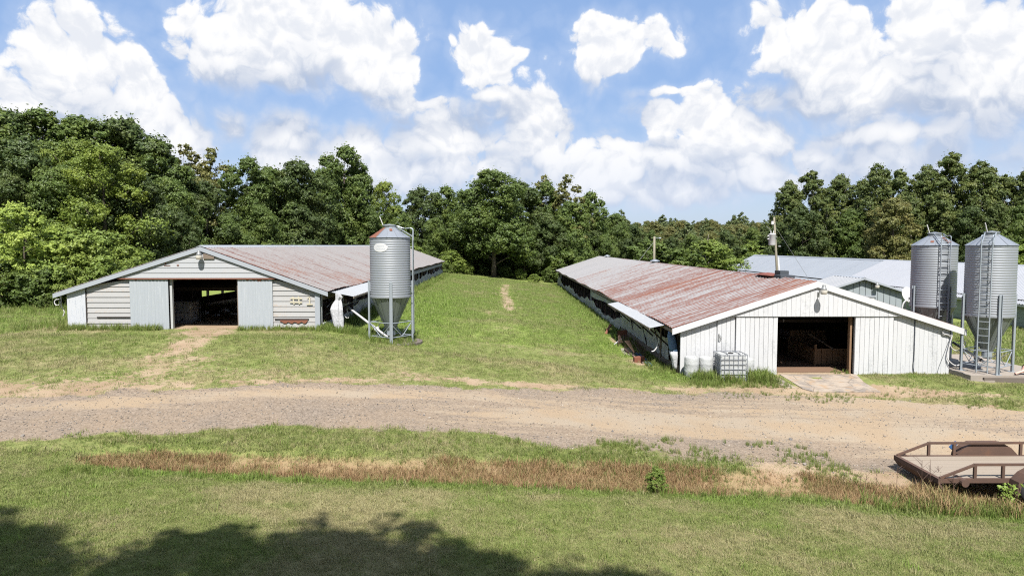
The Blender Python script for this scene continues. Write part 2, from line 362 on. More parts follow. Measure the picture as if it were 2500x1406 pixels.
def m_ground(b):
    p = b.pos()
    nA = b.noise(p, 0.55, 4, 0.6, dim='2D'); nB = b.noise(p, 5.0, 6, 0.62, dim='2D'); nC = b.noise(p, 38.0, 3, 0.6, dim='2D'); nD = b.noise(p, 130.0, 2, 0.6, dim='2D')
    lush, dry, dirt, road, tan, ditch = [b.attr(k) for k in ('lush', 'dry', 'dirt', 'road', 'tan', 'ditch')]
    gcol = b.mix(b.step(nB, .3, .7), (.165, .20, .06), (.26, .272, .10))
    gcol = b.mix(b.math('MULTIPLY', lush, .85), gcol, b.mix(nB, (.175, .275, .042), (.285, .37, .07)))
    dcol = b.mix(b.step(nC, .35, .65), (.28, .245, .125), (.38, .325, .18))
    f1 = b.step(b.math('ADD', dry, b.math('MULTIPLY', b.math('SUBTRACT', nB, .5), 1.3)), .35, .95)
    gcol = b.mix(b.math('MULTIPLY', f1, .8), gcol, dcol)
    soil = b.mix(b.step(nA, .35, .65), (.345, .25, .165), (.41, .315, .215)); soil = b.mix(b.math('MULTIPLY', b.step(nC, .45, .75), .45), soil, (.27, .19, .12))
    f2 = b.step(b.math('ADD', dirt, b.math('MULTIPLY', b.math('SUBTRACT', nB, .5), 1.1)), .38, .72)
    col = b.mix(f2, gcol, soil)
    dc = b.mix(nC, (.26, .165, .09), (.42, .31, .19)); col = b.mix(b.math('MULTIPLY', ditch, .9), col, dc)
    cell = b.voro(p, 22.0, out='Color'); cellv = b.sep(cell)[0]
    grav = b.mix(cellv, (.125, .108, .094), (.31, .265, .222)); grav = b.mix(b.math('MULTIPLY', nA, .7), grav, (.37, .27, .175))
    stones = b.step(b.voro(p, 7.0), .0, .13); grav = b.mix(b.math('MULTIPLY', b.math('SUBTRACT', 1.0, stones), .55), grav, (.10, .095, .095))
    tcol = b.mix(b.step(nA, .35, .7), (.39, .295, .195), (.38, .315, .235)); tcol = b.mix(b.math('MULTIPLY', b.step(nD, .5, .75), .4), tcol, (.22, .19, .17))
    nS = b.noise(b.vmath('MULTIPLY', p, (.22, 2.6, 1.0)), 1.0, 5, .65, dim='2D')
    ft = b.step(b.math('ADD', b.math('ADD', tan, b.math('MULTIPLY', b.math('SUBTRACT', nS, .5), 1.5)), b.math('MULTIPLY', b.math('SUBTRACT', nB, .5), .7)), .25, .8)
    grav = b.mix(b.math('MULTIPLY', ft, .9), grav, tcol)
    f3 = b.step(b.math('ADD', road, b.math('MULTIPLY', b.math('SUBTRACT', nB, .5), .8)), .3, .7)
    col = b.mix(f3, col, grav)
    far = b.step(b.sep(p)[1], 106.0, 116.0); col = b.mix(far, col, (.05, .065, .022))
    h = b.math('ADD', b.math('MULTIPLY', nC, .6), b.math('MULTIPLY', nD, .4))
    return b.bsdf(col, .95, normal=b.bump(h, .55, .05), spec=.15)
GROUND = mat('ground', m_ground)
ATTRS = ('road', 'tan', 'dirt', 'ditch', 'lush', 'dry')
def sheet(name, X, Y, Z, keep=None, lift=0.0):
    ny, nx = X.shape
    me = bpy.data.meshes.new(name); idx = np.arange(ny * nx).reshape(ny, nx)
    q = np.stack([idx[:-1, :-1], idx[:-1, 1:], idx[1:, 1:], idx[1:, :-1]], -1).reshape(-1, 4)
    if keep is not None: q = q[keep.reshape(-1)]
    me.from_pydata(np.stack([X.ravel(), Y.ravel(), Z.ravel() + lift], 1).tolist(), [], q.tolist())
    fl = fields(X.ravel(), Y.ravel())
    for k in ATTRS:
        a = me.attributes.new(k, 'FLOAT', 'POINT'); a.data.foreach_set('value', np.asarray(fl[k], np.float32))
    me.polygons.foreach_set('use_smooth', [True] * len(me.polygons)); me.materials.append(GROUND); me.update()
    o = link(bpy.data.objects.new(name, me)); o['kind'] = 'structure'; return o
def axis(*segs):
    out = []
    for a, b_, st in segs: out += list(np.arange(a, b_, st))
    return np.array(out + [segs[-1][1]])
gx = np.concatenate([-np.geomspace(34, 3000, 34)[::-1], axis((-32, 30, .22)), np.geomspace(31, 3000, 36)])
gy = np.concatenate([axis((-400, -40, 40), (-40, 8, 3), (8, 34, .22), (34, 110, .7)), np.geomspace(112, 6000, 46)])
GX, GY = np.meshgrid(gx, gy)
sheet('ground', GX, GY, height(GX, GY))
# the gravel road: its own sheet, 4 mm up, with the crooked edge it has
rx = axis((-34, 34, .2)); rt = np.linspace(-0.02, 1.02, 34)
RX = np.repeat(rx[None], len(rt), 0); rf = interp_line(ROAD_FAR, rx); rn = interp_line(ROAD_NEAR, rx)
wob = (fbm(rx, rx * 0, 0.9, 4) - .5) * .5; wob2 = (fbm(rx, rx * 0 + 40, 0.9, 4) - .5) * .5
RY = (rn + wob)[None] * (1 - rt[:, None]) + (rf + wob2)[None] * rt[:, None]
sheet('gravel_road', RX, RY, height(RX, RY), lift=.005)


# ------------------------------------------------------------------ materials of built things
def m_roof(rust_near, y_a, y_b, tone, red, streak):
    def f(b):
        p = b.pos(); s = b.sep(p); rib = b.attr('rib')
        st = b.comb(b.math('MULTIPLY', s[0], .35), b.math('MULTIPLY', s[1], streak), b.math('MULTIPLY', s[2], .2))
        n1 = b.noise(st, 1.0, 6, .62); n2 = b.noise(b.comb(b.math('MULTIPLY', s[0], 4.0), b.math('MULTIPLY', s[1], 9.0), 0.0), 1.0, 6, .7); n3 = b.noise(p, .16, 4, .6)
        amt = b.math('MULTIPLY', b.step(s[1], y_b, y_a), rust_near)
        e = b.math('ADD', b.math('ADD', amt, b.math('MULTIPLY', b.math('SUBTRACT', n1, .5), 1.5)), b.math('ADD', b.math('MULTIPLY', b.math('SUBTRACT', n2, .5), 1.9), b.math('MULTIPLY', b.math('SUBTRACT', n3, .5), 1.6)))
        e = b.math('SUBTRACT', e, b.math('MULTIPLY', rib, .8))
        e = b.math('ADD', e, b.math('MULTIPLY', b.math('SUBTRACT', b.rnd(), .5), .35))
        fr = b.step(e, .30, .62)
        zinc = b.mix(n2, tone, tuple(c * .8 for c in tone)); zinc = b.mix(b.math('MULTIPLY', b.rnd(), .25), zinc, tuple(c * .75 for c in tone))
        rust = b.mix(n2, red, tuple(c * 1.7 for c in red)); rust = b.mix(b.math('MULTIPLY', b.step(n3, .5, .75), .45), rust, (.30, .115, .045))
        pink = b.mix(.5, zinc, (.225, .165, .145))
        col = b.mix(b.step(e, .1, .32), zinc, pink); col = b.mix(b.math('MULTIPLY', fr, .9), col, rust)
        return b.bsdf(col, .55, 0.0, spec=.35)
    return f
ROOF1 = mat('roof_metal_streaked', m_roof(.66, 34., 118., (.275, .258, .252), (.088, .028, .018), 5.0))
ROOF2 = mat('roof_metal_rusty', m_roof(1.0, 46., 98., (.31, .305, .31), (.118, .038, .022), 1.8))
def m_tone(col, var=.15, rough=.5, metal=0.0, scale=2.0, spec=.4, stretch=(1, 1, 1), dirt=None, dirtamt=.3, bump=0.0):
    def f(b):
        p = b.pos(); q = b.vmath('MULTIPLY', p, stretch); n = b.noise(q, scale, 6, .62); n2 = b.noise(p, scale * 9, 4, .6)
        c = b.mix(n, tuple(x * (1 - var) for x in col), tuple(min(x * (1 + var), .95) for x in col))
        if dirt: c = b.mix(b.math('MULTIPLY', b.step(b.math('ADD', n, b.math('MULTIPLY', b.math('SUBTRACT', n2, .5), .6)), .5, .78), dirtamt), c, dirt)
        c = b.mix(b.math('MULTIPLY', b.rnd(), .16), c, tuple(x * .72 for x in col))
        return b.bsdf(c, rough, metal, spec=spec, normal=b.bump(n2, bump, .01) if bump else None)
    return f
ROOF3A = mat('roof_grey', m_tone((.29, .315, .35), .04, .45, scale=.6))
ROOF3B = mat('roof_white', m_tone((.31, .325, .36), .05, .4, scale=.6))
ROOFSH = mat('roof_shed', m_tone((.32, .33, .345), .08, .45, scale=1.0))
AWN = mat('awning_metal', m_tone((.38, .395, .41), .1, .45, scale=2.0, dirt=(.36, .27, .2), dirtamt=.2))
SIDING1 = mat('siding_weathered', m_tone((.41, .41, .41), .14, .55, scale=1.3, stretch=(.5, 1, 5), dirt=(.40, .28, .17), dirtamt=.5))
GABLE1 = mat('gable_galvanised', m_tone((.42, .435, .455), .07, .5, scale=1.2, stretch=(.5, 1, 6), dirt=(.44, .39, .33), dirtamt=.35))
DOOR1 = mat('door_galvanised', m_tone((.39, .425, .46), .07, .5, scale=1.5, stretch=(9, 1, .5), dirt=(.56, .58, .60), dirtamt=.4))
TRIM1 = mat('trim_zinc', m_tone((.36, .39, .43), .06, .45, scale=1.5))
SHEET1 = mat('sheet_blue_white', m_tone((.56, .58, .62), .2, .5, scale=2.5, stretch=(6, 1, .7), dirt=(.10, .14, .22), dirtamt=.75))
WHITE2 = mat('paint_white', m_tone((.58, .59, .605), .05, .55, scale=1.3, stretch=(1.6, 1, .5), dirt=(.33, .345, .36), dirtamt=.65))
TRIMW = mat('trim_white', m_tone((.60, .61, .625), .03, .5, scale=2))
GREENW = mat('siding_pale_green', m_tone((.26, .31, .26), .06, .6, scale=1.0))
SHEDW = mat('siding_grey_blue', m_tone((.30, .34, .36), .06, .5, scale=1.0))
GREYB = mat('backing_grey', m_tone((.40, .41, .42), .1, .8))
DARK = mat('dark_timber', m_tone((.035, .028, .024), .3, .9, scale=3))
TIMBER = mat('timber_grey', m_tone((.20, .16, .125), .2, .85, scale=3, stretch=(1, 1, 3)))
TIMBERW = mat('timber_whitewashed', m_tone((.48, .50, .50), .12, .8, scale=3, stretch=(1, 1, 3)))
WOODB = mat('wood_brown', m_tone((.25, .155, .09), .25, .85, scale=2.5, stretch=(1, 1, 4)))
DECK = mat('deck_wood', m_tone((.32, .268, .212), .16, .85, scale=2.0, stretch=(.6, 8, 1), dirt=(.24, .18, .14), dirtamt=.45))
IRON = mat('iron_rust', m_tone((.105, .062, .045), .3, .8, scale=4, dirt=(.16, .075, .04), dirtamt=.6))
REDRUST = mat('rust_red', m_tone((.20, .075, .045), .25, .85, scale=5, dirt=(.30, .13, .06), dirtamt=.5))
GALV = mat('galvanised', m_tone((.40, .43, .47), .06, .38, .55, scale=1.2, spec=.5))
def m_silo(b):
    p = b.pos(); n = b.noise(p, 1.2, 5, .6); n2 = b.noise(b.vmath('MULTIPLY', p, (6, 6, .6)), 1.0, 5, .6)
    c = b.mix(n, (.33, .36, .40), (.43, .455, .49)); c = b.mix(b.math('MULTIPLY', b.step(n2, .5, .8), .35), c, (.36, .38, .40))
    return b.bsdf(c, .5, .5, spec=.4)
SILO = mat('silo_galvanised', m_silo)
HOPPER = mat('hopper_galvanised', m_tone((.25, .285, .28), .14, .42, .3, scale=1.5, stretch=(3, 3, .5), spec=.5))
LEG = mat('leg_steel', m_tone((.42, .47, .52), .05, .4, .4, scale=2))
EMBLEM = mat('emblem_white', m_tone((.62, .63, .64), .03, .5, scale=8))
EMBLEM2 = mat('emblem_faded', m_tone((.48, .52, .57), .03, .5, scale=8))
PVC = mat('pvc_white', m_tone((.62, .615, .62), .05, .45, scale=4))
def m_plastic(col, tr):
    def f(b):
        p = b.pos(); n = b.noise(p, 5, 5, .6); c = b.mix(n, tuple(x * .85 for x in col), col)
        a = b.bsdf(c, .45, normal=b.bump(b.noise(p, 9, 5, .6), .5, .05)); t = b.new('ShaderNodeBsdfTranslucent'); b.put(t.inputs[0], c)
        m = b.new('ShaderNodeMixShader'); m.inputs[0].default_value = tr; b.t.links.new(a, m.inputs[1]); b.t.links.new(t.outputs[0], m.inputs[2]); return m.outputs[0]
    return f
TARP = mat('plastic_white', m_plastic((.62, .63, .66), .12))
CURT = mat('curtain_plastic', m_plastic((.55, .58, .60), .25))
TANKP = mat('tank_plastic', m_plastic((.62, .64, .64), .22))
TARP_SHADE = mat('plastic_shade_blue', m_plastic((.12, .22, .38), .12))  # white plastic in shadow: the shade is put into this blue
CONC = mat('concrete', m_tone((.33, .29, .25), .14, .9, scale=1.4, dirt=(.28, .2, .13), dirtamt=.5, bump=.4))
CONCD = mat('concrete_dark', m_tone((.15, .125, .105), .2, .9, scale=2.0, bump=.4))
BLACK = mat('black_rubber', m_tone((.022, .022, .024), .2, .7, scale=4))
HOSEB = mat('hose_blue', m_tone((.03, .04, .06), .1, .5))
GLASS = mat('lamp_glass', lambda b: b.bsdf((.55, .52, .46), .15, spec=.6))
LAMPG = mat('lamp_grey', m_tone((.28, .29, .29), .1, .45, .3))
PINK = mat('plastic_pink', m_tone((.66, .40, .33), .06, .5))
YELL = mat('paint_cream', m_tone((.54, .50, .38), .10, .6, scale=6, dirt=(.47, .47, .46), dirtamt=.6))
BLUEP = mat('paint_blue', m_tone((.03, .10, .25), .2, .4))
POLEW = mat('pole_wood', m_tone((.26, .24, .18), .2, .9, scale=2, stretch=(4, 4, .5)))
BARK = mat('bark', m_tone((.12, .095, .075), .3, .95, scale=3, stretch=(3, 3, .6), bump=.5))
BARKP = mat('bark_pale', m_tone((.38, .34, .29), .25, .9, scale=2))
SACK = mat('sack_white', m_tone((.60, .62, .66), .15, .7, scale=4))
FLOOR = mat('litter_floor', m_tone((.20, .12, .075), .2, .95, scale=2, bump=.4))
RED = mat('rust_flap', m_tone((.22, .065, .04), .2, .7, scale=3))

# ------------------------------------------------------------------ barns
def roof_sheet_mesh(name, L, w, ribs, rh, m, flip=False):
    """one corrugated sheet: x runs from the ridge down the slope, y across the ribs"""
    prof = []
    step_ = w / ribs
    for k in range(ribs):
        c = (k + .5) * step_; a = min(.075, step_ * .2)
        prof += [(c - a * 1.5, 0, 0), (c - a * .6, rh, 1), (c + a * .6, rh, 1), (c + a * 1.5, 0, 0)]
    prof = [(-.02, .0, 0)] + prof + [(w + .02, .004, 0)]
    vs = []; rb = []
    for x in (0, L):
        for (y, z, q) in prof: vs.append((x, y, z)); rb.append(q)
    n = len(prof); fs = [(i, i + n, i + n + 1, i + 1) if not flip else (i, i + 1, i + n + 1, i + n) for i in range(n - 1)]
    me = bpy.data.meshes.new(name); me.from_pydata(vs, [], fs)
    at = me.attributes.new('rib', 'FLOAT', 'POINT'); at.data.foreach_set('value', np.array(rb, np.float32)); me.materials.append(m); return me
def lay_roof(barn, ridge, eave, Y0, Y1, w, ribs, m, rh=.035, sag=0.0, drop=.0, name='roof_sheet'):
    """sheets side by side down one slope; ridge and eave are (x, z)"""
    dx = eave[0] - ridge[0]; dz = eave[1] - ridge[1]; L = math.hypot(dx, dz)
    me = roof_sheet_mesh(name, L, w, ribs, rh, m, flip=dx < 0); ang = math.atan2(dz, abs(dx)); n = int(round((Y1 - Y0) / w)); ww = (Y1 - Y0) / n
    for k in range(n):
        y = Y0 + k * ww; o = share(name, me, barn, (ridge[0], y, ridge[1] + random.uniform(-.006, .006) - drop))
        s = sag * (math.sin(k * .5) + .6 * math.sin(k * .23 + 1)) ; Mx = Matrix.Rotation(-(ang + s * .004), 4, 'Y')
        if dx < 0: Mx = Matrix.Scale(-1, 4, (1, 0, 0)) @ Mx
        loc = o.location.copy(); o.matrix_local = Matrix.Translation(loc) @ Mx @ Matrix.Scale(ww / w, 4, (0, 1, 0))
def yard_lamp(label, base, d, drop, arm_side, headm=LAMPG):
    """barn light on a short bracket: base on the wall, hood d metres out"""
    bx, by, bz = base
    t = thing('barn_light', label, 'lamp', base, 'lights on the gables')
    MB().box(bx - .05, bx + .05, by - .025, by, bz - .09, bz + .09).build('wall_plate', LAMPG, t)
    hd = Vector((bx + arm_side, by - d, bz + drop))
    MB().tube(spline([(bx, by - .02, bz), (bx + arm_side * .3, by - d * .35, bz + drop * .6 + .1), (hd.x, hd.y + .06, hd.z + .16), (hd.x, hd.y, hd.z + .14)], 5), .018, 6).build('bracket', LAMPG, t, True)
    MB().lathe([(.0, .27), (.055, .27), (.07, .24), (.07, .17), (.10, .14), (.12, .08), (.12, .05), (.0, .05)], hd, 16).build('head', headm, t, True)
    MB().lathe([(.14, .05), (.15, .02), (.14, -.1), (.115, -.14), (.0, -.145)], hd, 16).build('refractor', GLASS, t, True)
    return t
def curtain(name, m, parent, x, y0, y1, zb, zt, wav, seed, side=-1, n=None):
    """plastic curtain hanging along a side wall; zt is a function of y"""
    r = np.random.default_rng(seed); n = n or int((y1 - y0) / .22); vs = []; fs = []; rows = 5
    for i in range(n + 1):
        y = y0 + (y1 - y0) * i / n; top = zt(y); bot = zb(y)
        for j in range(rows):
            u = j / (rows - 1); off = side * (.03 + wav * (math.sin(y * 3.1 + u * 3 + seed) * .5 + math.sin(y * 7.7 + seed * 2 - u * 2) * .5) * (1 - abs(u - .4)) + .05 * (1 - u))
            vs.append((x + off, y + r.uniform(-.03, .03), bot + (top - bot) * u))
    for i in range(n):
        for j in range(rows - 1): a = i * rows + j; fs.append((a, a + rows, a + rows + 1, a + 1))
    return MB().add(vs, fs).build(name, m, parent, True)
def crumple(pts_z, seed, amp):
    """hanging bunched sheet: list of (x, y, z, rx, ry) rings"""
    r = np.random.default_rng(seed); n = 22; vs = []; ph = r.random(6) * 6
    rows = []
    for (x, y, z, rx_, ry_) in pts_z: rows.append((x, y, z, rx_, ry_))
    for i, (x, y, z, rx_, ry_) in enumerate(rows):
        for k in range(n):
            t = 2 * math.pi * k / n; q = 1 + amp * (math.sin(t * 3 + ph[0] + i * .35) * .5 + math.sin(t * 5 + ph[1] - i * .5) * .4 + math.sin(t * 8 + ph[2] + i) * .25) + r.uniform(-.04, .04)
            vs.append((x + rx_ * q * math.cos(t), y + ry_ * q * math.sin(t), z + r.uniform(-.02, .02)))
    m = len(rows); fs = [(i * n + k, (i + 1) * n + k, (i + 1) * n + (k + 1) % n, i * n + (k + 1) % n) for i in range(m - 1) for k in range(n)]
    fs += [tuple(range(n)), tuple(range((m - 1) * n, m * n))[::-1]]
    return MB().add(vs, fs)

# ---- barn 1: grey galvanised house on the higher pad
G1 = 1.70; RX1, RZ1 = -14.17, 5.63; EL1 = (-21.05, 3.42); ER1 = (-8.30, 3.49); YA1, YB1 = 31.9, 93.6
barn1 = thing('poultry_barn', 'long grey galvanised poultry barn with streaked rusty roof and cream number painted on front', 'barn', (-14.4, 31.9, G1))
lay_roof(barn1, (RX1, RZ1 - .02), ER1, 31.84, YB1, .62, 2, ROOF1, sag=1.2)
lay_roof(barn1, (RX1, RZ1 - .02), EL1, 31.84, YB1, 1.24, 4, ROOF1)
MB().prism([(RX1 - .25, 31.82, RZ1 - .085), (RX1, 31.82, RZ1 + .03), (RX1 + .25, 31.82, RZ1 - .085), (RX1, 31.82, RZ1 - .02)], (0, YB1 - 31.82, 0)).build('ridge_cap', TRIM1, barn1)
def rake(parent, a, b_, y, h, th, m, name='rake_board'):
    MB().prism([(a[0], y, a[1]), (b_[0], y, b_[1]), (b_[0], y, b_[1] - h), (a[0], y, a[1] - h)], (0, th, 0)).build(name, m, parent)
rake(barn1, (RX1, RZ1 - .045), (ER1[0], ER1[1] - .02), 31.815, .2, .04, TRIM1)
rake(barn1, (RX1, RZ1 - .045), (EL1[0], EL1[1] - .02), 31.815, .2, .04, TRIM1)
def roof_z(xr, zr, e, x): return zr + (e[1] - zr) * (x - xr) / (e[0] - xr)
zl = lambda x: roof_z(RX1, RZ1 - .12, EL1, x) - .1; zr_ = lambda x: roof_z(RX1, RZ1 - .12, ER1, x) - .1
gz = 4.13
# where the roof line falls to the door header
xl_h = RX1 + (EL1[0] - RX1) * (RZ1 - .22 - gz) / (RZ1 - .12 - EL1[1]); xr_h = RX1 + (ER1[0] - RX1) * (RZ1 - .22 - gz) / (RZ1 - .12 - ER1[1])
MB().prism([(xl_h + .1, 31.96, gz + .02), (xr_h - .1, 31.96, gz + .02), (RX1, 31.96, RZ1 - .26)], (0, .05, 0)).build('gable_backing', DARK, barn1)
cladding('gable_sheet', GABLE1, barn1, [(xl_h, gz), (xr_h, gz), (RX1, RZ1 - .2)], 31.9, .03, .235, vertical=False, gap=.008, jit=.003, lap=.02)
MB().box(xl_h + .3, xr_h - .3, 31.88, 31.93, gz - .06, gz - .005).build('door_track', REDRUST, barn1)
# front walls under the header
cladding('siding_sheet', SIDING1, barn1, [(-19.62, G1 + .05), (-17.3, G1 + .05), (-17.3, min(4.1, zl(-17.3))), (-19.62, zl(-19.62))], 32.02, .03, .247, vertical=False, gap=.012, lap=.03, jit=.006)
cladding('siding_sheet', SIDING1, barn1, [(-11.1, G1 + .1), (-8.95, G1 + .1), (-8.95, zr_(-8.95)), (-11.1, 4.1)], 32.02, .03, .247, vertical=False, gap=.012, lap=.03, jit=.006)
MB().prism([(-19.6, 32.15, G1 + .1), (-17.3, 32.15, G1 + .1), (-17.3, 32.15, 4.05), (-19.6, 32.15, zl(-19.6) - .05)], (0, .05, 0)).build('wall_backing', DARK, barn1)
MB().prism([(-11.1, 32.15, G1 + .1), (-8.9, 32.15, G1 + .1), (-8.9, 32.15, zr_(-8.9) - .05), (-11.1, 32.15, 4.05)], (0, .05, 0)).build('wall_backing', DARK, barn1)
# open slots with loose rusty sheet below
for (x0, x1, zz, mm) in ((-19.15, -17.45, 2.27, DARK), (-10.85, -9.25, 2.17, DARK)):
    MB().box(x0, x1, 31.985, 32.01, zz, zz + .045).build('wall_slot', mm, barn1)
mb = MB(); xs = np.linspace(-10.6, -9.3, 15)
mb.add([(x, 31.995, 2.15) for x in xs] + [(x, 31.99, 2.02 + .05 * math.sin(i * 1.9) + (.06 if i in (0, 14) else 0)) for i, x in enumerate(xs)], [(i, i + 1, 16 + i, 15 + i) for i in range(14)])
mb.build('rust_patch', REDRUST, barn1, label='rusted ragged strip below the wall slot')
MB().box(-8.95, -8.72, 31.97, 32.08, G1 - .1, zr_(-8.8) - .03).build('corner_trim', TRIM1, barn1)
MB().prism([(-20.5, 31.98, G1), (-19.66, 32.0, G1 - .05), (-19.66, 32.0, zl(-19.66) - .1), (-20.1, 32.0, zl(-20.1) - .02), (-20.5, 31.98, zl(-20.5) - .05)], (0, .03, 0)).build('corner_sheet', SHEET1, barn1, label='blue white weathered sheet at the corner')
MB().box(-19.66, -19.6, 32.02, 32.09, G1, zl(-19.63) - .05).build('corner_post', DARK, barn1)
def rib_door(name, x0, x1, y, z0, z1, m, parent, pitch=.16, rh=.012):
    vs = []; fs = []; n = int((x1 - x0) / pitch * 4)
    xs = np.linspace(x0, x1, n + 1)
    for z in (z0, z1):
        for i, x in enumerate(xs): vs.append((x, y - (rh if (i % 4) in (1, 2) else 0), z))
    fs = [(i, i + 1, n + 2 + i, n + 1 + i) for i in range(n)]
    mb = MB().add(vs, fs); mb.box(x0 + .01, x1 - .01, y + .012, y + .05, z0 + .02, z1 - .02); return mb.build(name, m, parent)
d1 = rib_door('sliding_door', -17.56, -15.77, 31.96, G1 - .02, 4.1, DOOR1, barn1); d2 = rib_door('sliding_door', -12.53, -10.92, 31.96, G1 - .03, 4.1, DOOR1, barn1)
for d_, xs in ((d1, (-17.3, -16.9, -16.5)), (d2, (-12.1, -11.85, -11.6, -11.3))):
    for x in xs: MB().box(x, x + random.uniform(.05, .18), 31.93, 31.938, 4.09 - random.uniform(.03, .1), 4.1).build('rust_stain', REDRUST, d_)
MB().box(-15.76, -15.66, 32.1, 32.25, G1, 4.1).build('door_post', TIMBERW, barn1); MB().box(-12.62, -12.5, 32.1, 32.25, G1, 4.1).build('door_post', TIMBER, barn1)
MB().box(-17.3, -11.1, 32.06, 32.2, 4.06, 4.3).build('door_header', DARK, barn1)
# painted #1 : two uprights, two bars, one figure
ny = 31.985
for a, c in (((-9.98, 3.26), (-9.93, 2.9)), ((-9.72, 3.27), (-9.68, 2.9)), ((-10.1, 3.18), (-9.55, 3.17)), ((-10.12, 3.0), (-9.55, 2.98)), ((-9.2, 3.27), (-9.2, 2.9)), ((-9.2, 3.26), (-9.31, 3.17)), ((-9.34, 2.89), (-9.06, 2.89))):
    MB().beam((a[0], ny - .0045, a[1]), (c[0], ny - .0045, c[1]), .006, .065, up=(0, 1, 0) if False else (0, 0, 1)).build('painted_stroke', YELL, barn1) if abs(a[1] - c[1]) < .05 else MB().prism([(a[0] - .032, ny - .003, a[1]), (a[0] + .032, ny - .003, a[1]), (c[0] + .032, ny - .003, c[1]), (c[0] - .032, ny - .003, c[1])], (0, .006, 0)).build('painted_stroke', YELL, barn1)
MB().box(-14.05, -13.55, 31.85, 31.89, 5.02, 5.26).build('light_board', TIMBER, barn1)
for (x, z, w_, h_) in ((-15.2, 5.1, .05, .12), (-15.83, 4.76, .04, .1), (-15.9, 4.7, .3, .02), (-15.3, 4.7, .1, .05), (-15.25, 5.02, .06, .05)):
    MB().box(x, x + w_, 31.885, 31.892, z, z + h_).build('rust_spot', REDRUST, barn1)
# side walls
for k, y in enumerate(np.arange(32.3, 93.6, 2.44)):
    MB().box(-8.86, -8.72, y, y + .13, G1 - .25, 3.36).build('post', TIMBERW if k % 3 == 0 else TIMBER, barn1)
    MB().box(-20.56, -20.42, y, y + .13, G1 - .1, 3.45).build('post', TIMBER, barn1)
    MB().beam((RX1, y + .2, RZ1 - .3), (-8.75, y + .2, 3.38), .06, .2).build('rafter', DARK, barn1); MB().beam((RX1, y + .2, RZ1 - .3), (-20.5, y + .2, 3.36), .06, .2).build('rafter', DARK, barn1)
    if k: MB().beam((-20.4, y + .2, 3.42), (-8.8, y + .2, 3.42), .05, .16).build('tie_beam', DARK, barn1)
MB().box(-8.82, -8.74, 32.3, 93.5, 3.05, 3.34).build('eave_board', TIMBER, barn1); MB().box(-8.7, -8.64, 32.3, 93.5, 1.55, 1.98).build('sill_board', TIMBERW, barn1)
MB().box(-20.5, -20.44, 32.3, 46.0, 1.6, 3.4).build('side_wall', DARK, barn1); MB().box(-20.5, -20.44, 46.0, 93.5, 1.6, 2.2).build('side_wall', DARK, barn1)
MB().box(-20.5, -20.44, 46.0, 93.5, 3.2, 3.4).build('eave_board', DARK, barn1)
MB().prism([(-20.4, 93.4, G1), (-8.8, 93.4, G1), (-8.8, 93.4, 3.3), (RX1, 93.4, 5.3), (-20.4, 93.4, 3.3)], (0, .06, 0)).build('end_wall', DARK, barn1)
curtain('side_curtain', CURT, barn1, -8.62, 38.5, 93.2, lambda y: 1.62 + .06 * math.sin(y * .7), lambda y: 2.42 + .10 * math.sin(y * .45) + .07 * math.sin(y * 1.9), .09, 3, side=1)
curtain('side_curtain', CURT, barn1, -8.66, 52, 92, lambda y: 2.93, lambda y: 3.2, .03, 5, side=1)
MB().tube([(-8.6, 32.6, 2.35), (-8.55, 38, 2.5), (-8.6, 46, 2.3)], .012, 5).build('curtain_cable', TIMBERW, barn1); MB().tube(spline([(-8.55, 32.6, 2.72), (-8.5, 34, 2.95), (-8.5, 37, 3.05)], 5), .014, 5).build('curtain_cable', TIMBERW, barn1)
# awning on the right side
def awning(barn, xa, za, xb, zb_, y0, y1, w, m):
    L = math.hypot(xb - xa, zb_ - za); me = roof_sheet_mesh('awning_sheet', L, w, 2, .018, m, flip=xb < xa); n = int((y1 - y0) / w)
    ang = math.atan2(zb_ - za, abs(xb - xa))
    for k in range(n):
        o = share('awning_sheet', me, barn, (xa, y0 + k * w, za + random.uniform(-.004, .004))); Mx = Matrix.Rotation(-ang, 4, 'Y')
        if xb < xa: Mx = Matrix.Scale(-1, 4, (1, 0, 0)) @ Mx
        loc = o.location.copy(); o.matrix_local = Matrix.Translation(loc) @ Mx
    MB().beam((xb, y0, zb_ - .05), (xb, y0 + n * w, zb_ - .05), .05, .08).build('awning_beam', TIMBER, barn)
awning(barn1, -8.36, 3.44, -7.25, 3.22, 32.5, 43.0, .7, AWN)
for y in (33.4, 36.6, 39.8, 42.8): MB().beam((-7.3, y, 3.16), (-8.7, y, 2.9), .05, .07).build('awning_brace', DARK, barn1)
yard_lamp('grey barn light beside a small board under the grey gable peak', (-14.17, 31.88, 5.16), .24, -.02, .02)

# ---- barn 2: white painted house with red rusted roof
G2 = -.06; RX2, RZ2 = 13.66, 4.08; EL2 = (7.3, 2.0); ER2 = (20.3, 1.95); YA2, YB2 = 29.8, 100.0
barn2 = thing('poultry_barn', 'long white poultry barn with heavily rusted roof and concrete apron before its door', 'barn', (13.7, 29.8, G2))
lay_roof(barn2, (RX2, RZ2 - .02), EL2, 29.74, YB2, .80, 2, ROOF2, rh=.045, sag=1.6)
lay_roof(barn2, (RX2, RZ2 - .02), ER2, 29.74, YB2, 1.6, 4, ROOF2)
mb = MB(); k = 0
for y in np.arange(32, YB2, 4.0):
    MB().prism([(RX2 - .22, y, RZ2 - .07), (RX2, y, RZ2 + .02 + (k % 2) * .008), (RX2 + .22, y, RZ2 - .07), (RX2, y, RZ2 - .02)], (0, min(3.96, YB2 - y), 0)).build('ridge_cap', ROOF2, barn2); k += 1
rake(barn2, (RX2, RZ2 + .0), (EL2[0], EL2[1]), 29.70, .27, .05, TRIMW); rake(barn2, (RX2, RZ2 + .0), (ER2[0], ER2[1]), 29.70, .27, .05, TRIMW)
MB().box(7.28, 7.34, 29.76, 99.9, 1.83, 1.95).build('eave_board', TIMBER, barn2)
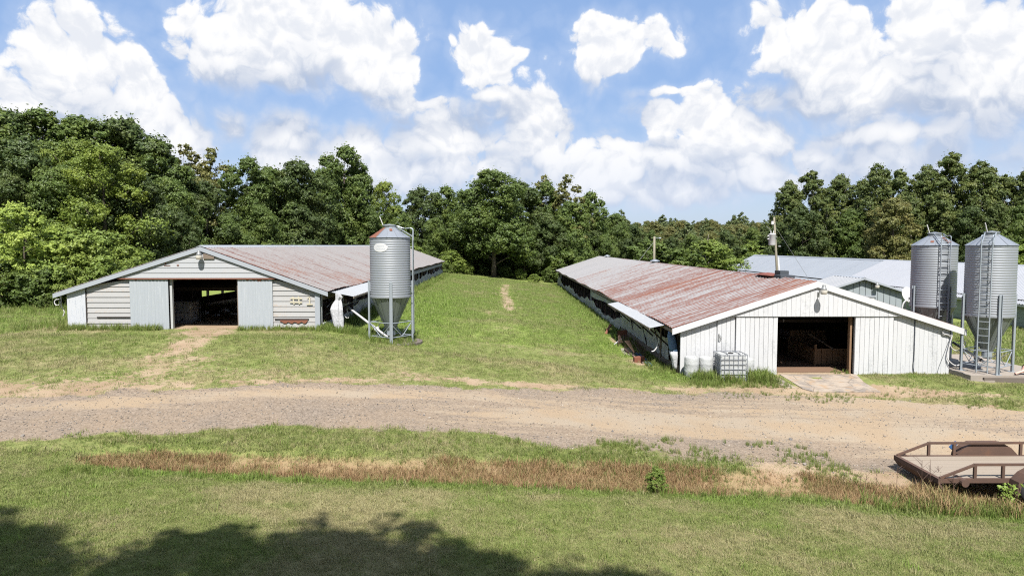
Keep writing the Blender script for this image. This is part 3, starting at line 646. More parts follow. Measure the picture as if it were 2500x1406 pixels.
zl2 = lambda x: roof_z(RX2, RZ2 - .12, EL2, x) - .14; zr2 = lambda x: roof_z(RX2, RZ2 - .12, ER2, x) - .14
gz2 = 2.53
xl2 = RX2 + (EL2[0] - RX2) * (RZ2 - .26 - gz2) / (RZ2 - .12 - EL2[1]); xr2 = RX2 + (ER2[0] - RX2) * (RZ2 - .26 - gz2) / (RZ2 - .12 - ER2[1])
MB().prism([(xl2 + .1, 29.84, gz2 + .02), (xr2 - .1, 29.84, gz2 + .02), (RX2, 29.84, RZ2 - .32)], (0, .06, 0)).build('gable_backing', GREYB, barn2)
cladding('gable_board', WHITE2, barn2, [(xl2, gz2), (xr2, gz2), (RX2, RZ2 - .27)], 29.79, .03, .205, gap=.007, jit=.004)
cladding('siding_board', WHITE2, barn2, [(7.8, G2 + .02), (9.31, G2 + .02), (9.31, min(gz2 + .05, zl2(9.31))), (7.8, zl2(7.8))], 29.93, .03, .2, gap=.007)
cladding('siding_board', WHITE2, barn2, [(17.15, G2), (19.65, G2 - .06), (19.65, zr2(19.65)), (17.55, gz2 + .03), (17.15, gz2 + .03)], 29.93, .03, .2, gap=.007)
MB().prism([(7.8, 29.975, G2 + .05), (12.0, 29.975, G2 + .05), (12.0, 29.975, gz2), (9.4, 29.975, gz2), (7.8, 29.975, zl2(7.8) - .04)], (0, .05, 0)).build('wall_backing', GREYB, barn2)
MB().prism([(15.45, 29.975, G2 + .05), (19.6, 29.975, G2 + .05), (19.6, 29.975, zr2(19.6) - .04), (17.5, 29.975, gz2), (15.45, 29.975, gz2)], (0, .05, 0)).build('wall_backing', GREYB, barn2)
def board_door(name, x0, x1, y, z0, z1):
    d = MB().box(x0, x1, y + .012, y + .045, z0 + .02, z1 - .02).build(name, TRIMW, barn2)
    n = int(round((x1 - x0) / .2)); w = (x1 - x0) / n
    for k in range(n):
        j = random.uniform(-.003, .003); MB().box(x0 + k * w + .007, x0 + (k + 1) * w - .007, y - .02 + j, y + .01 + j, z0, z1).build('door_board', WHITE2, d)
    return d
ad = board_door('access_door', 9.34, 10.12, 29.92, G2 + .05, gz2 - .02)
MB().beam((9.4, 29.87, 1.75), (9.4, 29.87, 1.45), .05, .05).build('latch', LAMPG, ad); MB().tube(spline([(9.4, 29.86, 1.72), (9.5, 29.83, 1.6), (9.45, 29.85, 1.45)], 4), .015, 5).build('handle', LAMPG, ad)
board_door('sliding_door', 10.15, 11.99, 29.86, G2 - .0, gz2 - .02); board_door('sliding_door', 15.43, 17.12, 29.86, G2 - .02, gz2 - .02)
MB().box(10.0, 17.4, 29.83, 29.9, gz2 - .03, gz2 + .02).build('door_track', LAMPG, barn2)
MB().box(15.33, 15.42, 30.1, 30.3, G2, gz2).build('door_post', WOODB, barn2); MB().box(12.0, 12.08, 30.1, 30.3, G2, gz2).build('door_post', DARK, barn2)
for x in (18.1,): MB().tube(spline([(x, 29.91, zr2(x) - .05), (x + .01, 29.905, .9), (x - .01, 29.9, .3), (x + .03, 29.88, -.02)], 5), .017, 5).build('cable', HOSEB, barn2)
MB().box(17.13, 17.16, 29.9, 29.925, G2, zr2(17.6)).build('wall_seam', DARK, barn2)
MB().box(7.72, 7.82, 29.91, 30.0, G2, zl2(7.8) - .02).build('corner_trim', TRIMW, barn2); MB().box(19.62, 19.72, 29.95, 30.04, G2 - .1, zr2(19.6) - .02).build('corner_trim', TRIMW, barn2)
for k, y in enumerate(np.arange(30.4, 100, 2.44)):
    MB().box(7.72, 7.86, y, y + .13, G2 - .1, 1.85).build('post', TIMBERW if k in (13, 27) else DARK, barn2)
    MB().box(19.56, 19.7, y, y + .13, G2 - .1, 1.9).build('post', TIMBER, barn2)
    MB().beam((RX2, y + .2, RZ2 - .28), (7.75, y + .2, 1.92), .06, .2).build('rafter', DARK, barn2); MB().beam((RX2, y + .2, RZ2 - .28), (19.65, y + .2, 1.9), .06, .2).build('rafter', DARK, barn2)
    if k: MB().beam((7.8, y + .2, 1.98), (19.6, y + .2, 1.98), .05, .14).build('tie_beam', DARK, barn2)
MB().box(7.7, 7.78, 30.2, 99.9, G2 - .1, .28).build('sill_board', TIMBER, barn2); MB().box(7.74, 7.8, 30.2, 99.9, 1.62, 1.86).build('header_board', TIMBER, barn2)
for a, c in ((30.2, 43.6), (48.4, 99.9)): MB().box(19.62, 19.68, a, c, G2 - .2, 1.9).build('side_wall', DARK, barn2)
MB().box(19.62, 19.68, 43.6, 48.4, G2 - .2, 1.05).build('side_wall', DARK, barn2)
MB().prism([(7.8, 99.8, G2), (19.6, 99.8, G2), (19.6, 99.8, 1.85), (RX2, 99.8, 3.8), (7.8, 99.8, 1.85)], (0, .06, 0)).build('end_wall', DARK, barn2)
curtain('side_curtain', CURT, barn2, 7.66, 45.5, 99.5, lambda y: .02, lambda y: .55 + .22 * math.sin(y * .33) + .1 * math.sin(y * 1.4) + .5 * smooth01(90, 97, y), .12, 7)
curtain('side_curtain', CURT, barn2, 7.68, 31.6, 45.2, lambda y: .3, lambda y: 1.35 + .12 * math.sin(y * 1.1), .07, 9)
curtain('side_curtain', CURT, barn2, 7.62, 47.5, 60.5, lambda y: 1.25 + .1 * math.sin(y * .4), lambda y: 1.62, .05, 11)
awning(barn2, 7.36, 2.0, 6.62, 1.86, 31.2, 44.8, .68, AWN)
for y in (31.6, 34.8, 38.0, 41.2, 44.5): MB().beam((6.68, y, 1.8), (7.7, y + .3, .9), .05, .06).build('awning_brace', DARK, barn2)
for a, c in ((33.0, 35.2), (36.5, 38.6), (40.0, 42.2)): MB().beam((7.6, a, .3), (7.6, c, 1.75), .04, .05).build('diagonal_brace', DARK, barn2)
MB().tube([(7.4, 32.4, -.1), (7.42, 32.4, 1.9)], .05, 7).build('awning_post', TIMBER, barn2)
yard_lamp('large barn light with clear refractor on curved bracket under the white gable peak', (13.72, 29.775, 3.52), .5, .16, .0)
# ridge vents, raised flap and box
def ridge_vent(y, r):
    v = MB().lathe([(r * .55, 0), (r * .55, .22)], (RX2, y, RZ2 - .08), 14).build('ridge_vent', GALV, barn2, True)
    MB().lathe([(r, .2), (r * .9, .26), (0, .4)], (RX2, y, RZ2 - .08), 14).build('vent_cap', GALV, v, True)
ridge_vent(92.0, .42); ridge_vent(62.5, .46)
MB().prism([(RX2 - .35, 34.2, RZ2 + .02), (RX2 - .33, 34.2, RZ2 + .06), (RX2 + .4, 34.2, RZ2 + .12), (RX2 + .4, 34.2, RZ2 + .08)], (0, 2.3, 0)).build('raised_flap', RED, barn2, label='rust red raised roof flap on the ridge')
MB().box(RX2 - .2, RX2 + .5, 33.3, 34.1, RZ2 - .1, RZ2 + .1).build('roof_box', mat('box_slate', m_tone((.06, .07, .085), .1, .6)), barn2)
MB().box(RX2 + .02, RX2 + .45, 33.9, 34.6, RZ2 + .1, RZ2 + .3).build('roof_box', mat('box_slate', None), barn2)

# ---- barn 3: far metal house with a grey and a white roof length
G3 = -1.35; RX3, RZ3 = 49.2, 3.74; EL3 = (42.75, .74); ER3 = (55.7, .74)
barn3 = thing('poultry_barn', 'far metal poultry barn roofed half grey and half white above pale green walls', 'barn', (49.2, 50, G3))
lay_roof(barn3, (RX3, RZ3), EL3, 88, 135, .95, 3, ROOF3A, rh=.02); lay_roof(barn3, (RX3, RZ3), ER3, 88, 135, 1.9, 4, ROOF3A, rh=.02)
lay_roof(barn3, (RX3, RZ3 + .03), (EL3[0] - .05, EL3[1] + .02), 50, 88, .95, 3, ROOF3B, rh=.05); lay_roof(barn3, (RX3, RZ3 + .03), (ER3[0], ER3[1] + .02), 50, 88, 1.9, 4, ROOF3B, rh=.05)
MB().prism([(RX3 - .3, 50, RZ3 - .1), (RX3, 50, RZ3 + .08), (RX3 + .3, 50, RZ3 - .1), (RX3, 50, RZ3 - .03)], (0, 85, 0)).build('ridge_cap', ROOF3A, barn3)
for k in range(6):
    z = G3 - .3 + k * .4; j = (k % 2) * .004
    MB().prism([(43.15 - .02, 50.2, z + .01), (43.2, 50.2, z + .01), (43.2, 50.2, z + .395), (43.15, 50.2, z + .395)], (0, 84.6, 0)).build('siding_board', GREENW, barn3)
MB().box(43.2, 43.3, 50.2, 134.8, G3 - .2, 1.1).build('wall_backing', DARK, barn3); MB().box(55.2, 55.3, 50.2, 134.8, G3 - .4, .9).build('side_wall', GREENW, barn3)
for yy in (50.2, 134.8): MB().prism([(43.3, yy, G3 - .3), (55.2, yy, G3 - .3), (55.2, yy, .8), (RX3, yy, 3.55), (43.3, yy, .8)], (0, .08, 0)).build('end_wall', GREENW, barn3)
MB().box(42.76, 42.84, 50, 135, .56, .72).build('eave_board', TRIMW, barn3)

# ---- small metal shed
shed = thing('metal_shed', 'small grey blue metal shed between the rusty barn and the silos', 'shed', (24.14, 46, -.3))
lay_roof(shed, (24.14, 3.46), (21.2, 2.52), 45.7, 49.9, .42, 1, ROOFSH, rh=.04); lay_roof(shed, (24.14, 3.46), (27.05, 2.52), 45.7, 49.9, .42, 1, ROOFSH, rh=.04)
rake(shed, (24.14, 3.48), (21.15, 2.52), 45.66, .13, .04, TRIM1); rake(shed, (24.14, 3.48), (27.1, 2.52), 45.66, .13, .04, TRIM1)
MB().prism([(24.0, 45.68, 3.45), (24.14, 45.68, 3.53), (24.28, 45.68, 3.45), (24.14, 45.68, 3.5)], (0, 4.25, 0)).build('ridge_cap', TRIM1, shed)
MB().prism([(21.5, 46.05, -.4), (26.85, 46.05, -.4), (26.85, 46.05, 2.45), (24.14, 46.05, 3.3), (21.5, 46.05, 2.45)], (0, .06, 0)).build('wall_backing', DARK, shed)
cladding('siding_board', SHEDW, shed, [(21.45, -.4), (26.9, -.4), (26.9, 2.5), (24.14, 3.38), (21.45, 2.5)], 46.0, .04, .42, gap=.03)
MB().box(21.45, 21.53, 46.1, 49.8, -.4, 2.5).build('side_wall', SHEDW, shed); MB().box(26.82, 26.9, 46.1, 49.8, -.4, 2.5).build('side_wall', SHEDW, shed); MB().box(21.53, 26.82, 49.72, 49.8, -.4, 2.5).build('end_wall', SHEDW, shed)
MB().box(23.9, 25.1, 45.9, 45.98, 2.15, 2.25).build('door_hood', TRIM1, shed); sd = MB().box(24.0, 25.0, 45.95, 45.985, -.25, 2.1).build('door', TRIMW, shed); MB().box(24.06, 24.12, 45.9, 45.945, .8, .95).build('handle', LAMPG, sd)
yard_lamp('small barn light high on the grey blue shed gable', (25.0, 45.97, 2.86), .3, .05, .0)

# ------------------------------------------------------------------ feed silos
def silo(label, c, base, z_cone, z_wall, z_top, r, legs, leg_top, ladder_a, rust_panels, lid_a, ladder_bottom, emblem=None, rust_spots=()):
    cx_, cy_ = c; t = thing('feed_silo', label, 'silo', (cx_, cy_, base), 'feed silos beside the barns')
    pitch = .107; n = int((z_top - z_wall) / pitch); prof = []
    for k in range(n * 4 + 1):
        z = z_wall + (z_top - z_wall) * k / (n * 4); prof.append((r + .009 * math.sin(k * math.pi / 2), z))
    MB().lathe(prof, (cx_, cy_, 0), 56).build('barrel', SILO, t, True)
    MB().lathe([(r + .02, z_wall - .05), (r + .025, z_wall), (r + .02, z_wall + .05)], (cx_, cy_, 0), 56).build('barrel_ring', SILO, t, True)
    hp = 16
    for k in range(hp):   # hopper of lapped plates
        a0 = 2 * math.pi * k / hp; mb = MB().lathe([(.2, z_cone), (r * .998, z_wall)], (cx_, cy_, 0), 2, a0, a0 + 2 * math.pi / hp + .01)
        mb.lathe([(.215, z_cone), (r * 1.012, z_wall - .01)], (cx_, cy_, 0), 1, a0 - .008, a0 + .03); mb.build('hopper_plate', HOPPER, t)
    MB().lathe([(.2, z_cone), (.2, z_cone - .22), (.14, z_cone - .3), (.0, z_cone - .3)], (cx_, cy_, 0), 12).build('hopper_boot', LEG, t)
    za = z_top + .46; rp = 12
    for k in range(rp):
        a0 = 2 * math.pi * k / rp; mm = REDRUST if k in rust_panels else GALV
        mb = MB().lathe([(r + .05, z_top - .01), (.27, za)], (cx_, cy_, 0), 2, a0, a0 + 2 * math.pi / rp)
        mb.lathe([(r + .05, z_top + .006), (.27, za + .016)], (cx_, cy_, 0), 1, a0 - .012, a0 + .02); mb.build('roof_panel', mm, t)
    MB().lathe([(.27, za - .02), (.27, za + .08), (.0, za + .08)], (cx_, cy_, 0), 18).build('fill_collar', GALV, t)
    ld = MB().lathe([(.31, za + .07), (.31, za + .11), (.0, za + .16)], (cx_ + .03 * math.cos(lid_a), cy_ + .03 * math.sin(lid_a), 0), 18).build('lid', GALV, t)
    lv = Vector((cx_ + .3 * math.cos(lid_a), cy_ + .3 * math.sin(lid_a), za + .08)); MB().beam(lv, lv + Vector((.16 * math.cos(lid_a), .16 * math.sin(lid_a), .42)), .03, .03).build('lid_lever', PVC, ld)
    feet = []
    for a in legs:
        d = Vector((math.cos(a), math.sin(a), 0)); s = Vector((-d.y, d.x, 0)); o = Vector((cx_, cy_, 0)) + d * (r + .035); mb = MB()
        for (w0, w1, e0, e1) in ((-.07, .07, -.012, .012), (-.07, -.052, .0, .07), (.052, .07, .0, .07)):
            q = [o + s * w0 + d * e0, o + s * w1 + d * e0, o + s * w1 + d * e1, o + s * w0 + d * e1]
            mb.hexa([(p_.x, p_.y, base) for p_ in q] + [(p_.x, p_.y, leg_top) for p_ in q])
        mb.build('leg', LEG, t); feet.append(o)
        MB().box(o.x - .12, o.x + .12, o.y - .12, o.y + .12, base - .05, base + .015).build('foot_plate', LEG, t)
    for i in range(4):
        a, b_ = feet[i], feet[(i + 1) % 4]
        for h in (.30, .95):
            MB().tube([(a.x, a.y, base + h), (b_.x, b_.y, base + h)], .022, 6).build('brace', LEG, t)
        MB().tube([(a.x, a.y, base + .92), ((a.x + b_.x) / 2, (a.y + b_.y) / 2, base + .33)], .018, 6).build('diagonal_brace', LEG, t)
        MB().tube([(b_.x, b_.y, base + .92), ((a.x + b_.x) / 2 + .02, (a.y + b_.y) / 2, base + .31)], .018, 6).build('diagonal_brace', LEG, t)
    for (a_, u0, u1, w_) in rust_spots:
        q = [Vector((cx_ + rr_ * math.cos(a_ + s_), cy_ + rr_ * math.sin(a_ + s_), z_top + .012 + (r + .05 - rr_) / (r + .05 - .27) * .47)) for rr_, s_ in ((u0, -w_), (u0, w_), (u1, w_ * 1.3), (u1, -w_ * 1.3))]
        MB().add(q, [(0, 1, 2, 3)]).build('rust_patch', REDRUST, t)
    d = Vector((math.cos(ladder_a), math.sin(ladder_a), 0)); s = Vector((-d.y, d.x, 0)); o = Vector((cx_, cy_, 0)) + d * (r + .13)
    la = MB().beam(o + s * .2 + Vector((0, 0, ladder_bottom)), o + s * .2 + Vector((0, 0, z_top + .12)), .035, .045).build('ladder', LEG, t)
    MB().beam(o - s * .2 + Vector((0, 0, ladder_bottom)), o - s * .2 + Vector((0, 0, z_top + .12)), .035, .045).build('ladder_rail', LEG, la)
    nr = int((z_top - ladder_bottom) / .3); me = MB().beam(-s * .2, s * .2, .022, .03).mesh('rung'); me.materials.append(LEG)
    for k in range(nr + 1): share('rung', me, la, (o.x, o.y, ladder_bottom + .1 + k * .3))
    for k in range(0, nr, 3):
        z = max(ladder_bottom + .4 + k * .3, z_wall)
        if z < z_top:
            for q in (-.2, .2): MB().beam(o + s * q + Vector((0, 0, z)), Vector((cx_, cy_, z)) + d * r + s * q * .95, .02, .03).build('ladder_bracket', LEG, la)
    for q in (-.2, .2):   # hoop handles over the eave and roof ladder
        e = o + s * q; top = Vector((cx_, cy_, za + .02)) + d * .34 + s * q
        MB().tube(spline([e + Vector((0, 0, z_top + .1)), e + Vector((0, 0, z_top + .36)), e - d * .12 + Vector((0, 0, z_top + .43)), e - d * .4 + Vector((0, 0, z_top + .42)), top + Vector((0, 0, .05))], 5), .018, 6).build('ladder_handle', LEG, la)
        MB().beam(e - d * .02 + Vector((0, 0, z_top + .06)), top, .03, .03).build('roof_ladder_rail', LEG, la)
    for k in range(3):
        u = (k + 1) / 4; a_ = o + Vector((0, 0, z_top + .06)); b_ = Vector((cx_, cy_, za + .02)) + d * .34; m_ = a_.lerp(b_, u); MB().beam(m_ - s * .2, m_ + s * .2, .02, .03).build('roof_rung', LEG, la)
    if emblem:
        ea, ez, ew, eh = emblem; vs = []; n = 28; rr = r + .0135
        for q in range(6):
            for k in range(n):
                tt = 2 * math.pi * k / n; u = q / 5; aa = ea + ew / r * u * math.cos(tt); vs.append((cx_ + rr * math.cos(aa), cy_ + rr * math.sin(aa), ez + eh * u * math.sin(tt)))
        fs = [(q * n + k, q * n + (k + 1) % n, (q + 1) * n + (k + 1) % n, (q + 1) * n + k) for q in range(5) for k in range(n)]
        em = MB().add(vs, fs).build('emblem', EMBLEM, t, True, label='white oval emblem with worn pale lettering')
        for row, (zz, cnt, hh) in enumerate(((.045, 5, .07), (-.075, 6, .05))):   # worn lettering: only pale uprights and bars are left
            for k in range(cnt):
                u0 = (k - (cnt - 1) / 2) * .075; rr2 = r + .0175
                for (du, dz, w_, h_) in ((-.02, 0, .012, hh), (.015, 0, .012, hh), (-.003, hh * .4, .045, .012)):
                    aa = ea + (u0 + du) / r; a2 = aa + w_ / r
                    MB().add([(cx_ + rr2 * math.cos(aa), cy_ + rr2 * math.sin(aa), ez + zz + dz - h_ / 2), (cx_ + rr2 * math.cos(a2), cy_ + rr2 * math.sin(a2), ez + zz + dz - h_ / 2), (cx_ + rr2 * math.cos(a2), cy_ + rr2 * math.sin(a2), ez + zz + dz + h_ / 2), (cx_ + rr2 * math.cos(aa), cy_ + rr2 * math.sin(aa), ez + zz + dz + h_ / 2)], [(0, 1, 2, 3)]).build('lettering', EMBLEM2, em)
    return t
zs1 = zat(-5.34, 31.6)
silo('corrugated feed silo with white oval emblem beside the grey barn', (-5.34, 31.6), zs1 - .05, 1.72, 3.32, 6.01, .92, [R(190), R(280), R(10), R(100)], 4.02, R(2), (6, 7), R(180), zs1 + .35, (R(251), 5.55, .36, .2), ((R(285), .55, .4, .12),))
silo('feed silo with full height ladder on the front edge of the slab', (21.15, 29.6), .14, 1.0, 2.62, 5.66, .95, [R(168), R(258), R(-12), R(78)], 3.55, R(226), (), R(200), .2)
silo('feed silo with rust patches on its roof behind the white barn corner', (20.3, 32.2), .14, 1.1, 2.8, 5.66, .95, [R(187), R(277), R(7), R(97)], 3.75, R(262), (), R(190), 2.3, None, ((R(283), .85, .35, .16), (R(230), .82, .7, .08)))
mb = MB().lathe([(1.35, -.3), (1.35, .02), (0, .02)], (-5.25, 31.75, zs1 - .06), 24); o = mb.build('silo_pad', CONCD); o['kind'] = 'structure'
slab = MB().prism([(19.75, 28.55, -.3), (23.6, 28.35, -.3), (23.6, 34.2, -.3), (19.75, 34.2, -.3)], (0, 0, .44)).build('silo_slab', CONC); slab['kind'] = 'structure'
MB().prism([(20.25, 28.42, -.3), (23.6, 28.2, -.3), (23.6, 28.35, -.3), (20.25, 28.55, -.3)], (0, 0, .36)).build('slab_face', CONCD, slab)
slab2 = MB().prism([(19.7, 28.62, -.25), (20.6, 28.3, -.25), (20.9, 28.6, -.25), (19.75, 29.6, -.25)], (0, 0, .2)).build('broken_slab', CONC); slab2['kind'] = 'structure'
# concrete apron of the white barn door, in two broken pieces
ap = ground_at(1915, 950); 
a_pts = [ground_at(*q) for q in ((1903, 915), (2090, 915), (2110, 935), (2150, 958), (1985, 957), (1960, 950))]
def slab_from(name, pts, lift, m, n=1):
    vs = [(x, y, zat(x, y) + lift) for x, y in pts] + [(x, y, zat(x, y) - .2) for x, y in pts]; k = len(pts)
    o = MB().add(vs, [tuple(range(k))] + [(i, k + i, k + (i + 1) % k, (i + 1) % k) for i in range(k)]).build(name, m); o['kind'] = 'structure'; return o
def m_apron(b):
    p = b.pos(); n = b.noise(p, 1.1, 6, .65); n2 = b.noise(p, 9, 5, .6); n3 = b.noise(p, 2.3, 4, .6)
    c = b.mix(n2, (.34, .285, .23), (.44, .37, .30)); c = b.mix(b.math('MULTIPLY', b.step(n, .46, .6), .75), c, (.20, .18, .165)); c = b.mix(b.math('MULTIPLY', b.step(n3, .52, .66), .7), c, (.37, .25, .15))
    crack = b.step(b.voro(p, .8, feature='DISTANCE_TO_EDGE'), .0, .02); c = b.mix(b.math('MULTIPLY', b.math('SUBTRACT', 1.0, crack), .7), c, (.12, .10, .08))
    return b.bsdf(c, .95, spec=.15, normal=b.bump(n2, .5, .02))
APRON = mat('apron_concrete', m_apron)
slab_from('concrete_apron', a_pts, .035, APRON)
slab_from('concrete_apron', [ground_at(*q) for q in ((1868, 922), (1898, 921), (1945, 948), (1918, 946))], .02, APRON)

# ------------------------------------------------------------------ poles
def pole_thing():
    base = Vector((22.62, 56, zat(22.6, 56) - .1)); top = Vector((21.98, 56, 7.95))
    t = thing('utility_pole', 'leaning wooden utility pole with white transformer behind the rusty barn roof', 'utility pole', base)
    MB().tube([base, base.lerp(top, .5), top], [.115, .1, .075], 10).build('pole', POLEW, t, True)
    MB().tube([base + Vector((.17, -.06, 0)), base.lerp(top, .6) + Vector((.15, -.06, 0))], .045, 8).build('conduit', TRIMW, t, True)
    c = P(1885, 595, 55.7); c.z -= .15
    tr = MB().lathe([(0, 0), (.24, .0), (.27, .06), (.27, .86), (.29, .88), (.29, .92), (.1, 1.0), (0, 1.0)], c, 18).build('transformer', PVC, t, True)
    for (dx, z) in ((-.12, 1.0), (.1, 1.0)): MB().lathe([(.03, 0), (.06, .03), (.03, .08), (.06, .11), (.03, .16), (.02, .26)], (c.x + dx, c.y, c.z + z - .05), 8).build('bushing', PVC, tr, True)
    for z in (.5, .75): MB().box(c.x - .4, c.x - .22, c.y - .05, c.y + .05, c.z + z, c.z + z + .09).build('lug', PVC, tr)
    MB().beam((c.x + .2, 55.75, c.z + .7), (22.2, 55.9, c.z + .7), .08, .08).build('bracket', LAMPG, t)
    MB().box(21.72, 21.9, 55.85, 55.95, 7.35, 7.62).build('cutout', PVC, t); MB().beam((21.8, 55.9, 7.45), (22.05, 55.95, 7.4), .05, .05).build('cutout_arm', LAMPG, t)
    MB().tube(spline([(c.x - .1, c.y, c.z + 1.2), (c.x - .35, c.y, c.z + 1.45), (c.x - .5, c.y, c.z + 1.55)], 4), .02, 5).build('lead', LAMPG, t)
    MB().tube([(22.08, 56, 7.2), (24.6, 55.6, 3.2), (25.9, 55.4, zat(25.9, 55.4))], .011, 5).build('guy_wire', LAMPG, t)
    MB().lathe([(.05, 0), (.12, .03), (.12, .1), (.04, .14)], (22.42, 55.85, 5.5), 10).build('meter', LAMPG, t)
pole_thing()
def light_pole():
    x, y = P(1597, 632, 96)[0], 96; b0 = zat(x, y) - .1; t = thing('light_pole', 'slim pale pole with small light head beyond the rusty roof', 'light pole', (x, y, b0))
    MB().tube([(x, y, b0), (x, y, 6.9)], [.2, .15], 8).build('pole', POLEW, t, True)
    MB().beam((x, y, 6.6), (x + .75, y - .1, 6.75), .07, .07).build('arm', GALV, t); MB().lathe([(.0, .12), (.18, .08), (.22, 0), (.14, -.12), (0, -.14)], (x + .75, y - .1, 6.65), 12).build('light_head', GALV, t, True)
    MB().tube([(x, y, 6.2), (x - 2.2, y, 3.4), (x - 3.3, y + .5, 2.2)], .03, 4).build('wire', LAMPG, t)
light_pole()
def dish():
    y = 37.5; c = P(2215, 720, y); g0 = zat(c.x, y); t = thing('satellite_dish', 'white round satellite dish on short pole behind the rear silo', 'dish', (c.x, y, g0 - .1))
    prof = [(0.0, 0), (.16, .008), (.30, .03), (.43, .07), (.435, .06), (.3, .018), (0, -.015)]
    mb = MB().lathe(prof, (0, 0, 0), 24); M_ = Matrix.Translation(c) @ Matrix.Rotation(R(18), 4, 'Z') @ Matrix.Rotation(R(72), 4, 'X'); mb.v = [tuple(M_ @ Vector(p)) for p in mb.v]; mb.build('reflector', PVC, t, True)
    MB().tube([(c.x, y + .12, g0 - .1), (c.x, y + .12, c.z)], .035, 8).build('mast', GALV, t); MB().tube([c + Vector((0, 0, -.4)), c + Vector((-.15, -.5, -.15))], .015, 5).build('feed_arm', GALV, t)
    MB().box(c.x - .2, c.x - .1, y - .55, y - .45, c.z - .2, c.z - .1).build('feed_horn', LAMPG, t); return c
dc = dish()
q0 = P(2203, 748, 36.5); q1 = P(2212, 733, 36.5); g0 = zat(q0.x, 36.5)
MB().tube(spline([(q0.x - .1, 36.5, g0 - .1), (q0.x - .05, 36.5, 1.2), tuple(q0), tuple(q1)], 4), .04, 6).solo('conduit_stub', PVC, 'bent pale pipe stub standing near the white dish', 'pipe')

# ------------------------------------------------------------------ totes and drums
CAGE = mat('cage_steel', m_tone((.17, .19, .22), .1, .5))
def ibc(label, x, y, z, w=1.14, d=1.0, h=1.0, nx=6, nz=5, fill=TANKP, panel=False):
    t = thing('water_tote', label, 'tank', (x, y, z), None); x0, x1, y0, y1 = x - w / 2, x + w / 2, y - d / 2, y + d / 2; zb_ = z + .14; zt = zb_ + h
    mb = MB(); rr = .06; ring = []
    n = 4
    for (cx_, cy_, a0) in ((x1 - .09, y1 - .09, 0), (x0 + .09, y1 - .09, 90), (x0 + .09, y0 + .09, 180), (x1 - .09, y0 + .09, 270)):
        for k in range(n + 1): a = R(a0 + 90 * k / n); ring.append((cx_ + rr * math.cos(a), cy_ + rr * math.sin(a)))
    m_ = len(ring); zs = [zb_, zb_ + .05, zt - .08, zt - .02]; sc_ = [.94, 1, 1, .93]; vs = []
    for zz, q in zip(zs, sc_): vs += [(x + (a - x) * q, y + (c - y) * q, zz) for a, c in ring]
    fs = [(i * m_ + k, i * m_ + (k + 1) % m_, (i + 1) * m_ + (k + 1) % m_, (i + 1) * m_ + k) for i in range(3) for k in range(m_)] + [tuple(range(3 * m_, 4 * m_)), tuple(range(m_))[::-1]]
    mb.add(vs, fs).build('bladder', fill, t)
    MB().lathe([(.11, 0), (.11, .05), (0, .05)], (x + .02, y, zt - .03), 14).build('cap', BLACK, t)
    for k in range(3): MB().box(x0, x1, y0 + k * (d - .1) / 2, y0 + k * (d - .1) / 2 + .1, z + .0, z + .12).build('pallet_runner', GALV, t)
    for k in range(nz + 1):
        zz = zb_ + h * k / nz
        MB().tube([(x0, y0, zz), (x1, y0, zz), (x1, y1, zz), (x0, y1, zz), (x0, y0, zz)], .0135, 5).build('cage_hoop', CAGE, t)
    for k in range(nx + 1):
        xx = x0 + w * k / nx
        for yy in (y0, y1): MB().tube([(xx, yy, zb_ - .05), (xx, yy, zt)], .0125, 5).build('cage_bar', CAGE, t)
    for k in range(1, nx - 1):
        yy = y0 + d * k / (nx - 1)
        for xx in (x0, x1): MB().tube([(xx, yy, zb_ - .05), (xx, yy, zt)], .0125, 5).build('cage_bar', CAGE, t)
    for q in (-.22, .24): MB().tube([(x + q * w, y0, zt + .01), (x + (q + .06) * w, y, zt + .012), (x + q * w, y1, zt + .01)], .018, 5).build('top_bar', CAGE, t)
    MB().tube([(x, y0 - .0, zb_ + .06), (x, y0 - .12, zb_ + .06)], .04, 8).build('valve', BLACK, t)
    if panel: MB().box(x - .22, x + .38, y0 - .03, y0 - .02, zb_ + .42, zb_ + .88).build('name_plate', GALV, t)
    return t
zi = zat(9.62, 28.9); ibc('white water tote in a wire cage among white drums by the white barn', 9.63, 29.0, zi - .06, 1.14, 1.0, 1.04)
ibc('caged tote standing inside the grey barn doorway', -16.35, 35.0, G1, .95, .95, .95, nx=5, fill=mat('tank_dusty', m_plastic((.50, .47, .43), .15)), panel=True)
def drum(label, x, y, r, h, group):
    z = zat(x, y) - .02; t = thing('plastic_drum', label, 'drum', (x, y, z), group)
    MB().lathe([(0, 0), (r * .95, 0), (r, .03), (r, h * .3), (r * 1.02, h * .33), (r, h * .36), (r, h * .64), (r * 1.02, h * .67), (r, h * .7), (r, h - .08), (r * .94, h - .02), (r * .9, h), (r * .88, h - .02), (0, h - .025)], (x, y, z), 22).build('shell', TANKP, t, True)
    for q in (-.14, .14): MB().lathe([(.035, 0), (.035, .03), (0, .03)], (x + q, y - .05, z + h - .03), 8).build('bung', PVC, t)
drum('white plastic drum beside the barn corner, farthest from the caged tote', 8.06, 29.3, .31, .92, None)
drum('white plastic drum touching the left side of the caged tote', 8.70, 29.35, .30, .9, None)
drum('white plastic drum half hidden by the tall grass before the sliding door', 10.52, 29.4, .29, .84, None)

